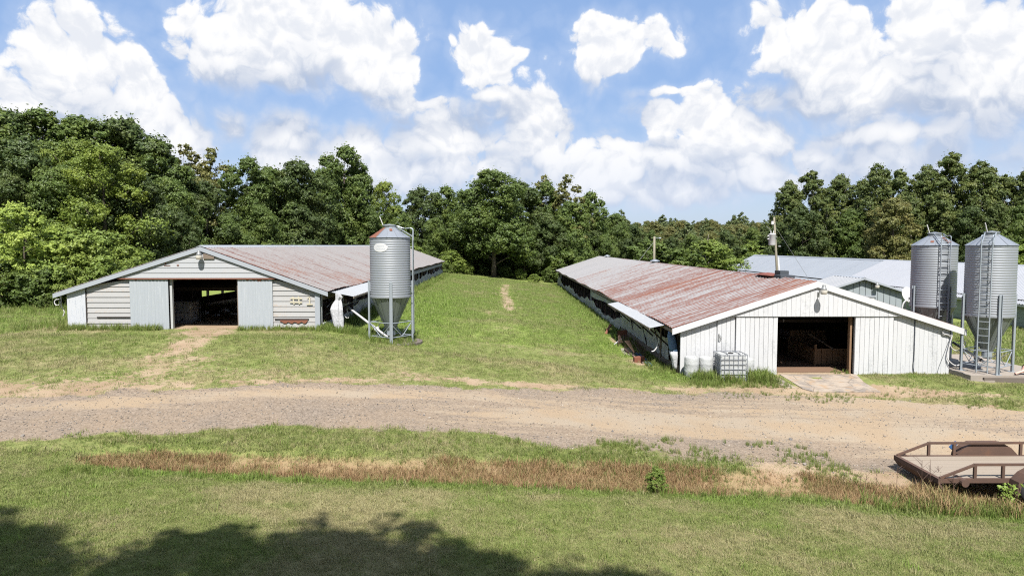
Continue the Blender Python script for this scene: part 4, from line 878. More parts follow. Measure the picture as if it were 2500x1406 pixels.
# ------------------------------------------------------------------ hoses, tarps, auger pipes
def tubes_px(name, m, label, cat, pts, Y, r, dy=0.0, group=None):
    w = [P(px, py, Y + dy * i / max(1, len(pts) - 1)) for i, (px, py) in enumerate(pts)]
    return MB().tube(spline(w, 6), r, 7).solo(name, m, label, cat, group, True)
a0 = P(842, 744, 33.4); a1 = P(946, 823, 31.4)
au = thing('auger_pipe', 'long white auger pipe sloping from the grey barn down to its silo', 'pipe', a1)
MB().tube([a0, a1], .055, 10).build('pipe', PVC, au, True); tm = a0.lerp(a1, .76)
MB().tube([tm - Vector((.1, 0, .02)), tm + Vector((.1, 0, .06))], .075, 8).build('collar', PVC, au); MB().tube([tm, tm + Vector((.16, 0, .28))], .02, 6).build('support_rod', PVC, au)
MB().tube([a0.lerp(a1, .06), a0.lerp(a1, .06) + Vector((0, 0, -.3))], .03, 6).build('drop_pipe', PVC, au)
tubes_px('hose', PVC, 'white hose looping down from the awning by the grey barn', 'hose', [(839, 717), (833, 727), (833, 738), (840, 743), (848, 742), (852, 738)], 33.2, .028)
tubes_px('hose', PVC, 'long thin white hose hanging open ended below the grey barn awning', 'hose', [(838, 718), (837, 740), (836, 757), (840, 770), (847, 776), (852, 775)], 33.3, .022)
crumple([(-7.98, 32.5, 3.36, .12, .08), (-7.95, 32.5, 3.2, .16, .1), (-8.0, 32.5, 3.05, .13, .09), (-8.05, 32.45, 2.85, .22, .12), (-8.08, 32.4, 2.6, .27, .14), (-8.06, 32.4, 2.35, .25, .14), (-8.02, 32.4, 2.1, .24, .13), (-7.98, 32.4, 1.9, .22, .12), (-7.94, 32.4, 1.7, .2, .12), (-7.88, 32.4, 1.52, .13, .1)], 4, .3).solo('hanging_tarp', TARP, 'bunched white plastic tarp hanging at the corner of the grey barn', 'tarp')
tubes_px('hose', PVC, 'white hose looped at the left eave of the grey barn', 'hose', [(146, 718), (148, 730), (138, 731), (133, 737), (136, 744), (144, 744), (147, 735), (152, 750), (157, 762), (154, 772)], 32.3, .022)
tubes_px('downpipe', PVC, 'thin white pipe hanging beside the corner sheet of the grey barn', 'pipe', [(149, 718), (150, 738), (147, 752)], 32.4, .02)
# at the white barn, left corner
pb = crumple([(7.42, 30.5, 1.85, .1, .1), (7.44, 30.5, 1.6, .17, .13), (7.48, 30.48, 1.35, .19, .14), (7.53, 30.46, 1.05, .19, .14), (7.57, 30.44, .85, .18, .13)], 8, .12)
rt_ = thing('hanging_tarp', 'rolled white curtain tarp, blue shade painted on top, at the white barn corner', 'tarp', (7.55, 30.45, .1)); pb.build('roll', TARP_SHADE, rt_, True)  # upper roll is white plastic too, its shadow painted as blue
crumple([(7.57, 30.44, .9, .21, .15), (7.6, 30.42, .7, .19, .14), (7.62, 30.42, .5, .15, .12), (7.63, 30.42, .25, .12, .1), (7.63, 30.42, .08, .09, .08)], 9, .2).build('loose_end', TARP, rt_, True)
tubes_px('hose', PVC, 'thick white hose curving down under the white barn awning', 'hose', [(1606, 817), (1608, 832), (1603, 848), (1597, 856), (1591, 858)], 32.0, .03)
tubes_px('hose', PVC, 'short thin white hose doubled over beside the thick curved one', 'hose', [(1594, 834), (1597, 818), (1600, 813), (1601, 822), (1598, 826)], 32.1, .02)
# right corner of the white barn
tubes_px('water_line', PVC, 'white pipe run with looped hose on the right corner of the white barn', 'pipe', [(2302, 808), (2303, 814), (2320, 818), (2325, 815), (2320, 835), (2315, 855), (2312, 870), (2318, 882), (2332, 892), (2344, 889), (2347, 882), (2340, 880)], 29.84, .026)
tubes_px('water_line', PVC, 'white pipe ending in two short stubs above the looped hose', 'pipe', [(2300, 815), (2306, 818), (2312, 817), (2321, 822)], 29.87, .028)
tubes_px('hose', PVC, 'white hose swag between the white barn and the slab post', 'hose', [(2318, 838), (2324, 850), (2336, 856), (2350, 850), (2357, 838), (2353, 832), (2347, 833)], 29.95, .022)
tubes_px('cable', HOSEB, 'dark cable sagging down the white barn corner to the slab', 'cable', [(2319, 828), (2312, 855), (2308, 875), (2312, 892), (2321, 902), (2330, 905), (2345, 908), (2357, 914)], 29.86, .014, dy=-1.3)
b0 = P(2326, 835, 30.8); b1 = P(2405, 885, 29.6)
au2 = thing('auger_pipe', 'white auger pipe from the white barn to the silo with the full height ladder', 'pipe', b1); MB().tube([b0, b1], .055, 10).build('pipe', PVC, au2, True); MB().tube([b0.lerp(b1, .86), b0.lerp(b1, .9)], .075, 8).build('collar', BLACK, au2)
pz = .13; px_ = P(2348, 885, 29.9).x
ps_ = thing('hydrant', 'thin dark standpipe on the slab beside the white hose swag', 'standpipe', (px_, 29.9, pz)); MB().tube([(px_, 29.9, pz), (px_, 29.9, 1.42)], .025, 7).build('riser', BLACK, ps_); MB().beam((px_ - .3, 29.9, 1.42), (px_ + .05, 29.9, 1.4), .03, .03).build('handle', BLACK, ps_); MB().tube([(px_ + .02, 29.88, 1.38), (px_ + .06, 29.85, .95)], .018, 6).build('spout', PVC, ps_)
# pink funnel on the slab
fb_ = Vector((22.0, 28.62, .142)); ft_ = thing('funnel', 'pale pink funnel with dark rim lying on the slab edge', 'funnel', fb_)
mb = MB().lathe([(.045, 0), (.05, .38), (.1, .46), (.2, .6), (.215, .66)], (0, 0, 0), 18); M_ = Matrix.Translation(fb_ + Vector((-.35, -.06, .06))) @ Matrix.Rotation(R(12), 4, 'Z') @ Matrix.Rotation(R(76), 4, 'Y'); mb.v = [tuple(M_ @ Vector(p)) for p in mb.v]; mb.build('cone', PINK, ft_, True)
mb = MB().lathe([(.2, .63), (.24, .63), (.245, .72), (.2, .72)], (0, 0, 0), 18); mb.v = [tuple(M_ @ Vector(p)) for p in mb.v]; mb.build('rim', BLACK, ft_, True)

# ------------------------------------------------------------------ junk along the white barn wall
def gj(px, py): x, y = ground_at(px, py); return Vector((x, y, zat(x, y)))
c = gj(1560, 884); MB().hexa([c + Vector(q) for q in ((-.25, -.18, -.03), (.28, -.15, -.03), (.28, .2, -.03), (-.25, .2, -.03), (-.25, -.18, .24), (.24, -.15, .3), (.24, .2, .3), (-.25, .2, .24))]).solo('metal_box', REDRUST, 'rusty brown metal box lying in the grass at the end of the junk pile', 'box')
c = gj(1487, 815); MB().hexa([c + Vector(q) for q in ((-.35, -.25, 0), (-.2, -.3, 0), (.25, .55, .5), (.1, .6, .5), (-.33, -.24, .04), (-.2, -.28, .04), (.23, .57, .55), (.1, .62, .55))]).solo('metal_sheet', REDRUST, 'narrow rusty red metal sheet leaning up by the grass', 'metal sheet')
c = gj(1510, 828); MB().prism([c + Vector((-.1, 0, 0)), c + Vector((.5, .1, 0)), c + Vector((.55, .2, .55)), c + Vector((-.05, .1, .5))], (.02, .03, 0)).solo('metal_sheet', REDRUST, 'broad rusty plate leaning behind the wire cages', 'metal sheet')
def cage(c, label, w, d, h, ang, nx, m):
    t = thing('wire_cage', label, 'cage', c); M_ = Matrix.Translation(c) @ Matrix.Rotation(ang, 4, 'Z') @ Matrix.Rotation(R(-14), 4, 'Y')
    for k in range(nx + 1):
        x = -w / 2 + w * k / nx; MB().tube([M_ @ Vector(q) for q in ((x, -d / 2, 0), (x, -d / 2 + .04, h), (x, d / 2, h * .9), (x, d / 2, 0))], .012, 4).build('hoop_wire', m, t)
    for (yy, zz) in ((-d / 2, .02), (-d / 2, h * .5), (-d / 2 + .04, h), (0, h * .95), (d / 2, h * .9), (d / 2, .02)): MB().tube([M_ @ Vector((-w / 2, yy, zz)), M_ @ Vector((w / 2, yy, zz))], .014, 4).build('long_wire', m, t)
cage(gj(1548, 868) + Vector((.1, .3, .02)), 'rusty wire cage lying on its side nearest the brown box', 1.5, .7, .5, R(98), 16, IRON)
cage(gj(1518, 845) + Vector((.15, .2, .02)), 'bent dark wire cage behind the nearer rusty cage', 1.1, .6, .42, R(80), 11, IRON)
for i, (p_, q_, m_, lb) in enumerate((((1525, 858), (1570, 888), TIMBER, 'yellowed timber lying along the wire cages'), ((1560, 868), (1592, 895), BLUEP, 'dark blue pipe lying under the white barn awning'), ((1552, 866), (1586, 897), BLUEP, 'second dark blue pipe beside the wall'), ((1500, 845), (1520, 828), PVC, 'pale board propped against the wire cages'))):
    a = gj(*p_) + Vector((0, 0, .1)); c = gj(*q_) + Vector((0, 0, .05)); MB().beam(a, c, .07, .06).solo(('timber', 'pipe', 'pipe', 'board')[i], m_, lb, ('timber', 'pipe', 'pipe', 'board')[i])
c = gj(1530, 862); o = MB().prism([c + Vector((-.25, -.6, -.05)), c + Vector((.3, -.9, -.05)), c + Vector((.45, 1.6, -.05)), c + Vector((-.1, 1.5, -.05))], (0, 0, .085)).build('concrete_strip', CONC); o['kind'] = 'structure'

# ------------------------------------------------------------------ inside the barns
def crate():
    z = G2; t = thing('feed_crate', 'brown wooden slatted pen standing inside the white barn doorway', 'crate', (15.0, 33.0, z))
    x0, x1, y0, y1 = 14.75, 16.6, 32.2, 35.2; h = .95
    for k in range(12):
        y = y0 + (y1 - y0) * k / 12; MB().box(x0, x0 + .03, y + .01, y + .24, z + .05, z + h * (.8 + .2 * k / 12)).build('slat', WOODB, t)
    for k in range(7): x = x0 + .05 + (x1 - x0) * k / 7; MB().box(x, x + .24, y1, y1 + .03, z + .05, z + 1.3).build('slat', WOODB, t); MB().box(x, x + .24, y0 - .03, y0, z + .05, z + .8).build('slat', WOODB, t)
    for (x, y) in ((x0 - .05, y0), (x0 - .05, y1), (x1, y0), (x1, y1)): MB().box(x, x + .1, y - .08, y + .02, z, z + 1.0).build('post', WOODB, t)
    MB().box(x0 - .04, x0 - .005, y0, y1, z + .62, z + .75).build('rail', WOODB, t)
    MB().beam((15.55, 32.12, z + .82), (14.9, 33.2, z + 1.38), .09, .05).solo('timber', TIMBER, 'diagonal grey timber leaning on the brown wooden pen', 'timber')
crate()
def sack(x, y, z, s, seed, label):
    r = np.random.default_rng(seed); mb = MB().lathe([(0, 0), (s * .8, .02), (s, s * .3), (s * .85, s * .6), (s * .4, s * .78), (0, s * .8)], (x, y, z), 14); mb.v = [(a + r.uniform(-.07, .07) * s, b_ + r.uniform(-.07, .07) * s, max(z, c_ + r.uniform(-.06, .06) * s)) for a, b_, c_ in mb.v]
    return mb.solo('feed_sack', SACK, label, 'sack', 'sacks heaped in the grey barn', True)
for i, (x, y, s) in enumerate(((-16.6, 40.2, .35), (-15.9, 41, .55), (-15.2, 42, .6), (-14.8, 41.2, .4), (-17.3, 39.2, .25), (-16.2, 38.2, .2), (-15.5, 38.8, .22), (-14.4, 42.5, .7))):
    sack(x, y, G1 - .02, s, i, 'pale crumpled feed sack on the dim grey barn floor')
for (x0, x1, y0, y1, z) in ((-20.4, -8.8, 32.35, 93.3, G1 + .012), (7.85, 19.55, 30.35, 99.7, G2 + .012)):
    o = MB().add([(x0, y0, z), (x1, y0, z), (x1, y1, z), (x0, y1, z)], [(0, 1, 2, 3)]).build('barn_floor', FLOOR); o['kind'] = 'structure'

# ------------------------------------------------------------------ trailer
def trailer():
    X0, X1, Y0, Y1 = 11.15, 16.3, 17.15, 19.15; zb_ = -.36; g0 = zat(12.5, 18) 
    t = thing('flatbed_trailer', 'rusty brown flatbed utility trailer with weathered plank deck', 'trailer', (X0, (Y0 + Y1) / 2, g0))
    n = 11; w = (Y1 - Y0 - .16) / n
    for k in range(n):
        y = Y0 + .08 + k * w; MB().box(X0 + .09 + random.uniform(0, .01), X1 - .06, y + .008, y + w - .008, zb_ - .045, zb_ + random.uniform(-.004, .004)).build('deck_plank', DECK, t)
    for y in (Y0, Y1 - .075): MB().box(X0, X1, y, y + .075, zb_ - .1, zb_ + .012).build('side_frame', IRON, t)
    MB().box(X0 - .02, X0 + .085, Y0 - .01, Y1 + .01, zb_ - .11, zb_ + .016).build('rear_frame', IRON, t)
    MB().prism([(X0 - .02, Y0, zb_ - .115), (X0 + .05, Y0, zb_ - .115), (X0 + .18, Y0, zb_ - .3), (X0 + .12, Y0, zb_ - .3)], (0, Y1 - Y0, 0)).build('tail_skirt', IRON, t)
    for k in range(6): x = X0 + .6 + k * .85; MB().box(x, x + .06, Y0 + .08, Y1 - .08, zb_ - .13, zb_ - .05).build('cross_member', IRON, t)
    for y in (Y0 + .035, Y1 - .035):
        h = .37; xs = [X0 + .05, X0 + .95, X1 - .1]
        rl = MB().beam((xs[1] - .03, y, zb_ + h), (xs[2], y, zb_ + h), .06, .06).build('side_rail', IRON, t)
        MB().beam((xs[0], y, zb_ + .02), (xs[1], y, zb_ + h), .058, .058).build('rail_slope', IRON, rl)
        for x in (X0 + .95, X0 + 1.68, X0 + 3.6, X0 + 4.6): MB().box(x - .035, x + .035, y - .03, y + .03, zb_ - .08, zb_ + h - .03).build('stake_post', IRON, t)
    # fenders and wheels: two axles, near and far side
    for side, yw in ((-1, Y0 - .16), (1, Y1 + .16)):
        xa = X0 + 2.28; xb = xa + .82; fx0, fx1 = xa - .42, xb + .42; zc = g0 + .34; top = zb_ + .36; pts = []
        prof = [(fx0 - .08, zc - .1), (fx0 - .02, zc + .25), (fx0 + .16, zc + .44), (fx0 + .4, top - .02), (fx1 - .4, top - .02), (fx1 - .16, zc + .44), (fx1 + .02, zc + .25), (fx1 + .08, zc - .1)]
        y0, y1 = (yw - .16, yw + .15); mb = MB(); k = len(prof)
        mb.add([(x, y0, z) for x, z in prof] + [(x, y1, z) for x, z in prof], [(i, i + 1, k + i + 1, k + i) for i in range(k - 1)])
        yo = y0 if side < 0 else y1
        ins = [(xa + .41 + (x - xa - .41) * .9, zc + (z - zc) * .86) for x, z in prof]; mb.add([(x, yo, z) for x, z in prof] + [(x, yo, z) for x, z in ins], [(i, i + 1, k + i + 1, k + i) for i in range(k - 1)])
        yi = y1 if side < 0 else y0; mb.add([(x, yi, z) for x, z in prof], [tuple(range(k))]) if side > 0 else None
        mb.build('fender', IRON, t)
        for xw in (xa, xb):
            wh = MB(); M_ = Matrix.Translation((xw, yw, zc)) @ Matrix.Rotation(R(90), 4, 'X')
            wh.lathe([(.2, -.1), (.3, -.11), (.34, -.07), (.345, 0), (.34, .07), (.3, .11), (.2, .1)], (0, 0, 0), 28); wh.v = [tuple(M_ @ Vector(p)) for p in wh.v]; ob = wh.build('wheel', BLACK, t, True)
            rm = MB().lathe([(0, -.03), (.08, -.05), (.12, -.03), (.17, -.06), (.205, -.09), (.205, .09), (.1, .02), (0, .02)], (0, 0, 0), 20); rm.v = [tuple(M_ @ Vector(p)) for p in rm.v]; rm.build('rim', TRIMW, ob, True)
    for xw in (X0 + 2.28, X0 + 3.1): MB().tube([(xw, Y0 - .1, g0 + .34), (xw, Y1 + .1, g0 + .34)], .035, 8).build('axle', IRON, t)
    M_ = MB().tube([(X0 + .62, Y0 - .12, zb_ - .07), (X0 + .62, Y0 + .3, zb_ - .07)], .1, 12).build('pipe_holder', IRON, t)
    MB().tube([(X0 + .3, Y1 + .16, zb_ - .02), (X0 + .3, Y1 - .1, zb_ - .02)], .06, 10).build('tail_light_can', IRON, t)
    MB().beam((X0 + 1.74, Y1 + .22, zb_ + .14), (X0 + 1.92, Y1 + .22, zb_ + .32), .05, .1).build('fender_stay', BLUEP, t)
    for s in (-1, 1): MB().beam((X1 - .05, (Y0 + Y1) / 2 + s * .8, zb_ - .08), (X1 + 1.3, (Y0 + Y1) / 2, zb_ - .06), .07, .1).build('tongue', IRON, t)
    MB().tube([(X1 + 1.1, (Y0 + Y1) / 2, g0), (X1 + 1.1, (Y0 + Y1) / 2, zb_ + .3)], .04, 8).build('jack', IRON, t)
    return t
trailer()

# ------------------------------------------------------------------ trees
def m_leaf(c0, c1, c2, trans=.34):
    def f(b):
        v = b.attr('tone'); p = b.pos(); n = b.noise(p, .45, 3, .55); r = b.rnd()
        c = b.mix(v, c0, c1); c = b.mix(b.math('MULTIPLY', b.step(n, .45, .7), .55), c, c2)
        c = b.mix(b.math('MULTIPLY', r, .3), c, tuple(x * .72 for x in c0))
        a = b.bsdf(c, .5, spec=.35); t = b.new('ShaderNodeBsdfTranslucent'); b.put(t.inputs[0], b.mix(.5, c, c2))
        m = b.new('ShaderNodeMixShader'); m.inputs[0].default_value = trans; b.t.links.new(a, m.inputs[1]); b.t.links.new(t.outputs[0], m.inputs[2]); return m.outputs[0]
    return f
LEAF = {
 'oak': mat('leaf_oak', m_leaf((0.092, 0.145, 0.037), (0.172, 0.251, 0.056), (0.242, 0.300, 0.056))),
 'dark': mat('leaf_dark', m_leaf((0.058, 0.097, 0.030), (0.127, 0.180, 0.049), (0.167, 0.202, 0.044))),
 'locust': mat('leaf_locust', m_leaf((0.155, 0.224, 0.041), (0.255, 0.336, 0.056), (0.356, 0.413, 0.064))),
 'olive': mat('leaf_olive', m_leaf((0.148, 0.165, 0.052), (0.268, 0.276, 0.083), (0.345, 0.289, 0.095))),
 'lime': mat('leaf_lime', m_leaf((0.256, 0.361, 0.068), (0.454, 0.571, 0.109), (0.540, 0.627, 0.140), .35)),
 'yellow': mat('leaf_yellow', m_leaf((0.090, 0.133, 0.039), (0.167, 0.220, 0.056), (0.290, 0.305, 0.078))),

 'pine': mat('leaf_pine', m_leaf((0.093, 0.131, 0.044), (0.155, 0.198, 0.060), (0.192, 0.221, 0.065), .15)),
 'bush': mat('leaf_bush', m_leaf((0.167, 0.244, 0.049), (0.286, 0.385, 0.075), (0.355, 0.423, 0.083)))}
def leaf_arrays(P_, N_, size, r, asp=.62):
    """one bent diamond leaf per point; returns verts and quad faces"""
    n = len(P_); t = r.normal(size=(n, 3)); t -= (t * N_).sum(1, keepdims=True) * N_; t /= np.linalg.norm(t, axis=1, keepdims=True) + 1e-9; s = np.cross(N_, t)
    sz = size * r.uniform(.6, 1.35, (n, 1)); a = P_ + t * sz; c = P_ - t * sz; d = N_ * sz * .18
    v = np.stack([a, P_ + s * sz * asp - d, c, P_ - s * sz * asp - d], 1).reshape(-1, 3)
    return v, np.arange(4 * n).reshape(n, 4)
def crown_mesh(name, seed, h, base, rad, nl, ncl, nleaf, size, m, spread=1.0, lobe=(.30, .46), flat=.75, top=1.0, up=.35):
    r = np.random.default_rng(seed); lobes = []
    hc = h - base
    for i in range(nl):
        u = (i + .5) / nl; zz = base + hc * (.10 + .80 * u); prof = math.sin(math.pi * min(.96, .2 + .72 * u * top)) ** .75
        a = i * 2.4 + r.uniform(-.5, .5); rr = rad * prof * r.uniform(.35, .78) * spread; lr = rad * r.uniform(*lobe) * (1.1 - .35 * u)
        lobes.append((rr * math.cos(a), rr * math.sin(a), zz, lr))
    lobes.append((r.uniform(-.1, .1) * rad, r.uniform(-.1, .1) * rad, h - rad * lobe[0] * .75, rad * lobe[0] * .85))
    pts = []; nor = []; per = max(4, nleaf // (len(lobes) * ncl))
    for (x, y, z, lr) in lobes:
        d = r.normal(size=(ncl, 3)); d[:, 2] = d[:, 2] * .8 + .18; d /= np.linalg.norm(d, axis=1, keepdims=True)
        c = np.array([x, y, z]) + d * lr * r.uniform(.62, 1.08, (ncl, 1)) * np.array([1, 1, flat])
        cr = lr * r.uniform(.15, .36, (ncl, 1, 1))
        o = r.normal(size=(ncl, per, 3)); o /= np.linalg.norm(o, axis=2, keepdims=True); o *= r.random((ncl, per, 1)) ** .45
        q = c[:, None, :] + o * cr * np.array([1.1, 1.1, .8])
        n = o * .8 + d[:, None, :] * .7 + r.normal(size=o.shape) * .55 + np.array([0, 0, up])
        pts.append(q.reshape(-1, 3)); nor.append(n.reshape(-1, 3))
    ns_ = nleaf // 14; lb_ = np.array(lobes)[r.integers(0, len(lobes), ns_)]; sd_ = r.normal(size=(ns_, 3)); sd_ /= np.linalg.norm(sd_, axis=1, keepdims=True)      # stray leaves between the clusters
    pts.append(lb_[:, :3] + sd_ * lb_[:, 3:] * r.uniform(.5, 1.3, (ns_, 1))); nor.append(sd_ + r.normal(size=sd_.shape) * .6)
    P_ = np.concatenate(pts); N_ = np.concatenate(nor); N_ /= np.linalg.norm(N_, axis=1, keepdims=True) + 1e-9
    v, f_ = leaf_arrays(P_, N_, size, r)
    me = bpy.data.meshes.new(name); me.from_pydata(v.tolist(), [], f_.tolist())
    at = me.attributes.new('tone', 'FLOAT', 'FACE'); at.data.foreach_set('value', r.random(len(f_)).astype(np.float32)); me.materials.append(m)
    return me, lobes
def trunk_mesh(name, seed, h, base, lobes, r0, m):
    r = np.random.default_rng(seed + 99); mb = MB(); bend = r.uniform(-.3, .3, 2)
    path = [Vector((bend[0] * math.sin(u * 3) * u, bend[1] * math.sin(u * 2.3) * u, h * .8 * u - .3 * (u == 0))) for u in np.linspace(0, 1, 7)]
    mb.tube(path, [r0 * 1.25] + [r0 * (1 - .85 * u) for u in np.linspace(.1, 1, 6)], 9)
    for (x, y, z, lr) in lobes:
        t0 = max(.15, min(.9, (z - .35 * abs(x) - .35 * abs(y) - lr * .4) / (h * .8))); p0 = path[0].lerp(path[-1], t0); e = Vector((x, y, z + lr * .2)); mid = p0.lerp(e, .5) + Vector((0, 0, -lr * .1))
        mb.tube([p0, mid, e], [r0 * .42 * (1.1 - t0), r0 * .26 * (1.1 - t0), .02], 5)
    me = mb.mesh(name, smooth=True); me.materials.append(m); return me
KIND = {}
def kind(key, h, *a, trunk=.3, bark=BARK, **k):
    cm, lb = crown_mesh('crown', a[0], h, *a[1:], **k); KIND[key] = (h, cm, trunk_mesh('trunk', a[0], h, a[1], lb, trunk, bark))
#     key   h     seed base rad nl ncl nleaf size mat
kind('oak1', 16., 1, 2.2, 5.6, 16, 48, 36000, .15, LEAF['oak'])
kind('oak2', 16., 2, 2.6, 5.2, 15, 46, 34000, .15, LEAF['dark'])
kind('oak3', 18., 3, 3.0, 4.8, 17, 44, 34000, .15, LEAF['oak'], spread=1.05)
kind('loc', 15., 4, 2.0, 5.0, 15, 34, 30000, .11, LEAF['locust'], flat=.6)
kind('airy', 15., 5, 3.0, 4.2, 17, 16, 11000, .14, LEAF['olive'], lobe=(.2, .36), bark=BARK, trunk=.24)
kind('olive', 14., 6, 1.8, 4.6, 15, 40, 30000, .13, LEAF['olive'])
kind('syc1', 22., 7, 3.0, 5.6, 24, 36, 36000, .18, LEAF['yellow'], lobe=(.32, .46), bark=BARKP, trunk=.32)
kind('syc2', 22., 8, 3.0, 5.4, 24, 36, 36000, .18, LEAF['yellow'], lobe=(.30, .44), spread=1.1, bark=BARKP, trunk=.3)
kind('lime', 8., 9, .6, 3.0, 14, 26, 20000, .10, LEAF['lime'], trunk=.12)
kind('bush', 4.5, 10, .1, 2.6, 12, 24, 16000, .085, LEAF['bush'], trunk=.08)
kind('bushd', 4.5, 11, .1, 2.6, 12, 24, 14000, .10, LEAF['oak'], trunk=.08)
kind('pine', 15., 12, 3.0, 3.2, 14, 14, 5000, .26, LEAF['pine'], flat=.45, trunk=.2)
LAB = {}
def tree(key, px, top, Y, wide=1.0, rot=None, label=None, cat='tree', group=None, name='tree', ground=None):
    h0, cm, tm = KIND[key]; x = P(px, top, Y).x; zt = P(px, top, Y).z; g0 = zat(x, Y) if ground is None else ground; s = (zt - g0) / h0
    t = plant(key, x, Y, g0 - .05, s, wide, rot, label, cat, group, name); LAB.setdefault(label, []).append((top, t)); return t
def plant(key, x, y, z, s, wide=1.0, rot=None, label=None, cat='tree', group=None, name='tree'):
    h0, cm, tm = KIND[key]; t = thing(name, label, cat, (x, y, z), group)
    t.rotation_euler = (0, 0, random.uniform(0, 6.28) if rot is None else rot); t.scale = (s * wide, s * wide, s)
    for nm, me in (('trunk', tm), ('crown', cm)): o = bpy.data.objects.new(nm, me); COL.objects.link(o); o.parent = t
    return t
def near1(px):
    for lim, t_ in ((90, 'dark oak towering over the bright lime green tree'), (260, 'dark oak rising behind the shrubs left of the grey barn'), (430, 'dark oak above the left eave of the grey barn'), (640, 'dark oak above the gable peak of the grey barn'), (775, 'dark oak above the middle of the grey barn roof')):
        if px < lim: return t_
    return 'dark oak standing behind the silo with the oval emblem'
def near2(px):
    for lim, t_ in ((1010, 'green oak beyond the far end of the grey barn'), (1160, 'green oak in the wood beside the far end of the grey barn'), (1300, 'green oak crowding round the big spreading oak'), (1420, 'green oak at the far corner of the rusty roofed barn')):
        if px < lim: return t_
    return 'green oak behind the rusty roof, before the far hill'
def near3(px):
    for lim, t_ in ((2020, 'tall yellow green tree behind the utility pole'), (2180, 'tall yellow green tree above the small metal shed'), (2350, 'tall yellow green tree above the silo with rusty roof patches')):
        if px < lim: return t_
    return 'tall yellow green tree above the silo with the full height ladder'
L1 = 'dark leafy oak in the wood beyond the grey barn'; GR1 = 'trees in the wood beyond the grey barn'
L2 = 'green oak in the wood at the far end of the mown strip'; GR2 = 'trees at the end of the mown strip'
L3 = 'tall yellow green tree behind the far barn'; GR3 = 'tall trees behind the far barn'
for k, px, top, Y, w in (('oak1', -60, 250, 62, 1.1), ('oak2', 15, 262, 64, 1.0), ('oak3', 110, 262, 66, 1.15), ('oak2', 60, 330, 58, .95), ('oak1', 205, 285, 68, 1.05), ('oak2', 300, 285, 70, 1.1), ('oak3', 375, 335, 70, 1.05),
    ('oak2', 340, 420, 60, .95), ('oak1', 150, 400, 56, .95), ('oak2', 20, 420, 54, .9), ('oak1', 415, 430, 66, .9), ('oak2', 500, 440, 72, .9), ('oak3', 600, 380, 80, 1.0), ('oak1', 655, 405, 84, .95), ('oak2', 720, 388, 86, 1.0), ('oak3', 780, 410, 92, .9),
    ('oak1', 640, 500, 76, .9), ('oak2', 740, 500, 84, .9), ('oak1', 560, 520, 72, .9), ('oak3', 880, 415, 102, .9), ('oak2', 800, 500, 97, .9), ('oak1', 900, 500, 99, .85), ('oak2', 440, 510, 64, .8), ('oak1', 680, 420, 96, 1.0), ('oak2', 820, 420, 108, 1.0)):
    tree(k, px, top, Y, w, label=near1(px), group=GR1)
tree('loc', 245, 345, 57, 1.1, label='feathery pale green tree among dark oaks left of the grey barn', group=GR1)
tree('loc', 180, 330, 60, .95, label='second feathery green tree with darker oaks on both sides', group=GR1)
tree('airy', 445, 352, 78, 1.0, label='thin airy olive tree with sky showing through its top', group=GR1)
tree('airy', 520, 362, 80, 1.0, label='thin olive tree beside the other airy one', group=GR1)
tree('olive', 480, 425, 74, 1.0, label='greyish olive tree below the airy crowns', group=GR1)
tree('oak3', 838, 352, 100, 1.0, label='tallest oak rising behind the grey barn and its silo', group=GR1)
tree('loc', 935, 438, 104, .8, label='small light tree at the gap in the skyline behind the silo', group=GR1)
for k, px, top, Y, w in (('oak1', 965, 500, 104, .9), ('oak2', 1030, 455, 112, 1.0), ('oak3', 1085, 452, 114, 1.0), ('oak1', 1135, 470, 110, .95), ('oak2', 1270, 440, 114, 1.0), ('oak3', 1330, 440, 116, .95), ('oak3', 1445, 466, 118, .9), ('oak1', 1395, 490, 110, .9),
    ('oak2', 1340, 520, 108, .9), ('oak1', 1060, 530, 104, .85), ('oak2', 1130, 540, 106, .85), ('oak3', 1000, 545, 102, .8), ('oak1', 1280, 540, 108, .85), ('oak1', 1500, 520, 126, .9), ('oak2', 1450, 560, 116, .85), ('oak2', 1545, 545, 128, .9), ('oak1', 1400, 590, 108, .9), ('oak3', 1590, 560, 134, .8)):
    tree(k, px, top, Y, w, label=near2(px), group=GR2)
tree('oak1', 1205, 413, 103, 1.2, label='big spreading oak with bare trunk at the end of the mown strip', group=GR2)
tree('airy', 1388, 425, 113, .95, label='thin open tree poking above the wood at the mown strip', group=GR2)
tree('airy', 1335, 428, 118, .9, label='slim sparse tree next to the big spreading oak', group=GR2)
for k, px, top, Y, w in (('syc1', 1925, 440, 150, .9), ('syc2', 1985, 415, 152, .9), ('syc1', 2050, 425, 150, .9), ('syc2', 2110, 435, 146, .85), ('syc1', 2145, 398, 140, .75), ('syc2', 2195, 412, 138, .8), ('syc1', 2262, 402, 134, .9), ('syc2', 2330, 370, 132, .95), ('syc1', 2400, 392, 130, .95), ('syc2', 2455, 425, 128, .9), ('syc1', 2520, 405, 126, .9),
    ('syc2', 2020, 480, 142, .8), ('syc1', 2230, 470, 132, .85), ('syc2', 2300, 470, 128, .85), ('syc1', 2440, 490, 122, .8)):
    tree(k, px, top, Y, w, label=near3(px), group=GR3)
for k, px, top, Y, w in (('oak2', 1960, 500, 142, .9), ('oak1', 2080, 510, 140, .9), ('oak2', 2160, 500, 134, .9), ('oak2', 2370, 500, 124, .9), ('oak1', 2490, 500, 120, .9), ('oak2', 1900, 540, 146, .9), ('oak2', 2550, 450, 124, 1)):
    tree(k, px, top, Y, w, label='dark oak below the tall yellow green trees', group='dark oaks behind the far barn')
tree('olive', 2180, 480, 126, 1.1, label='broad greyish olive tree before the tall yellow green ones', group=GR3)
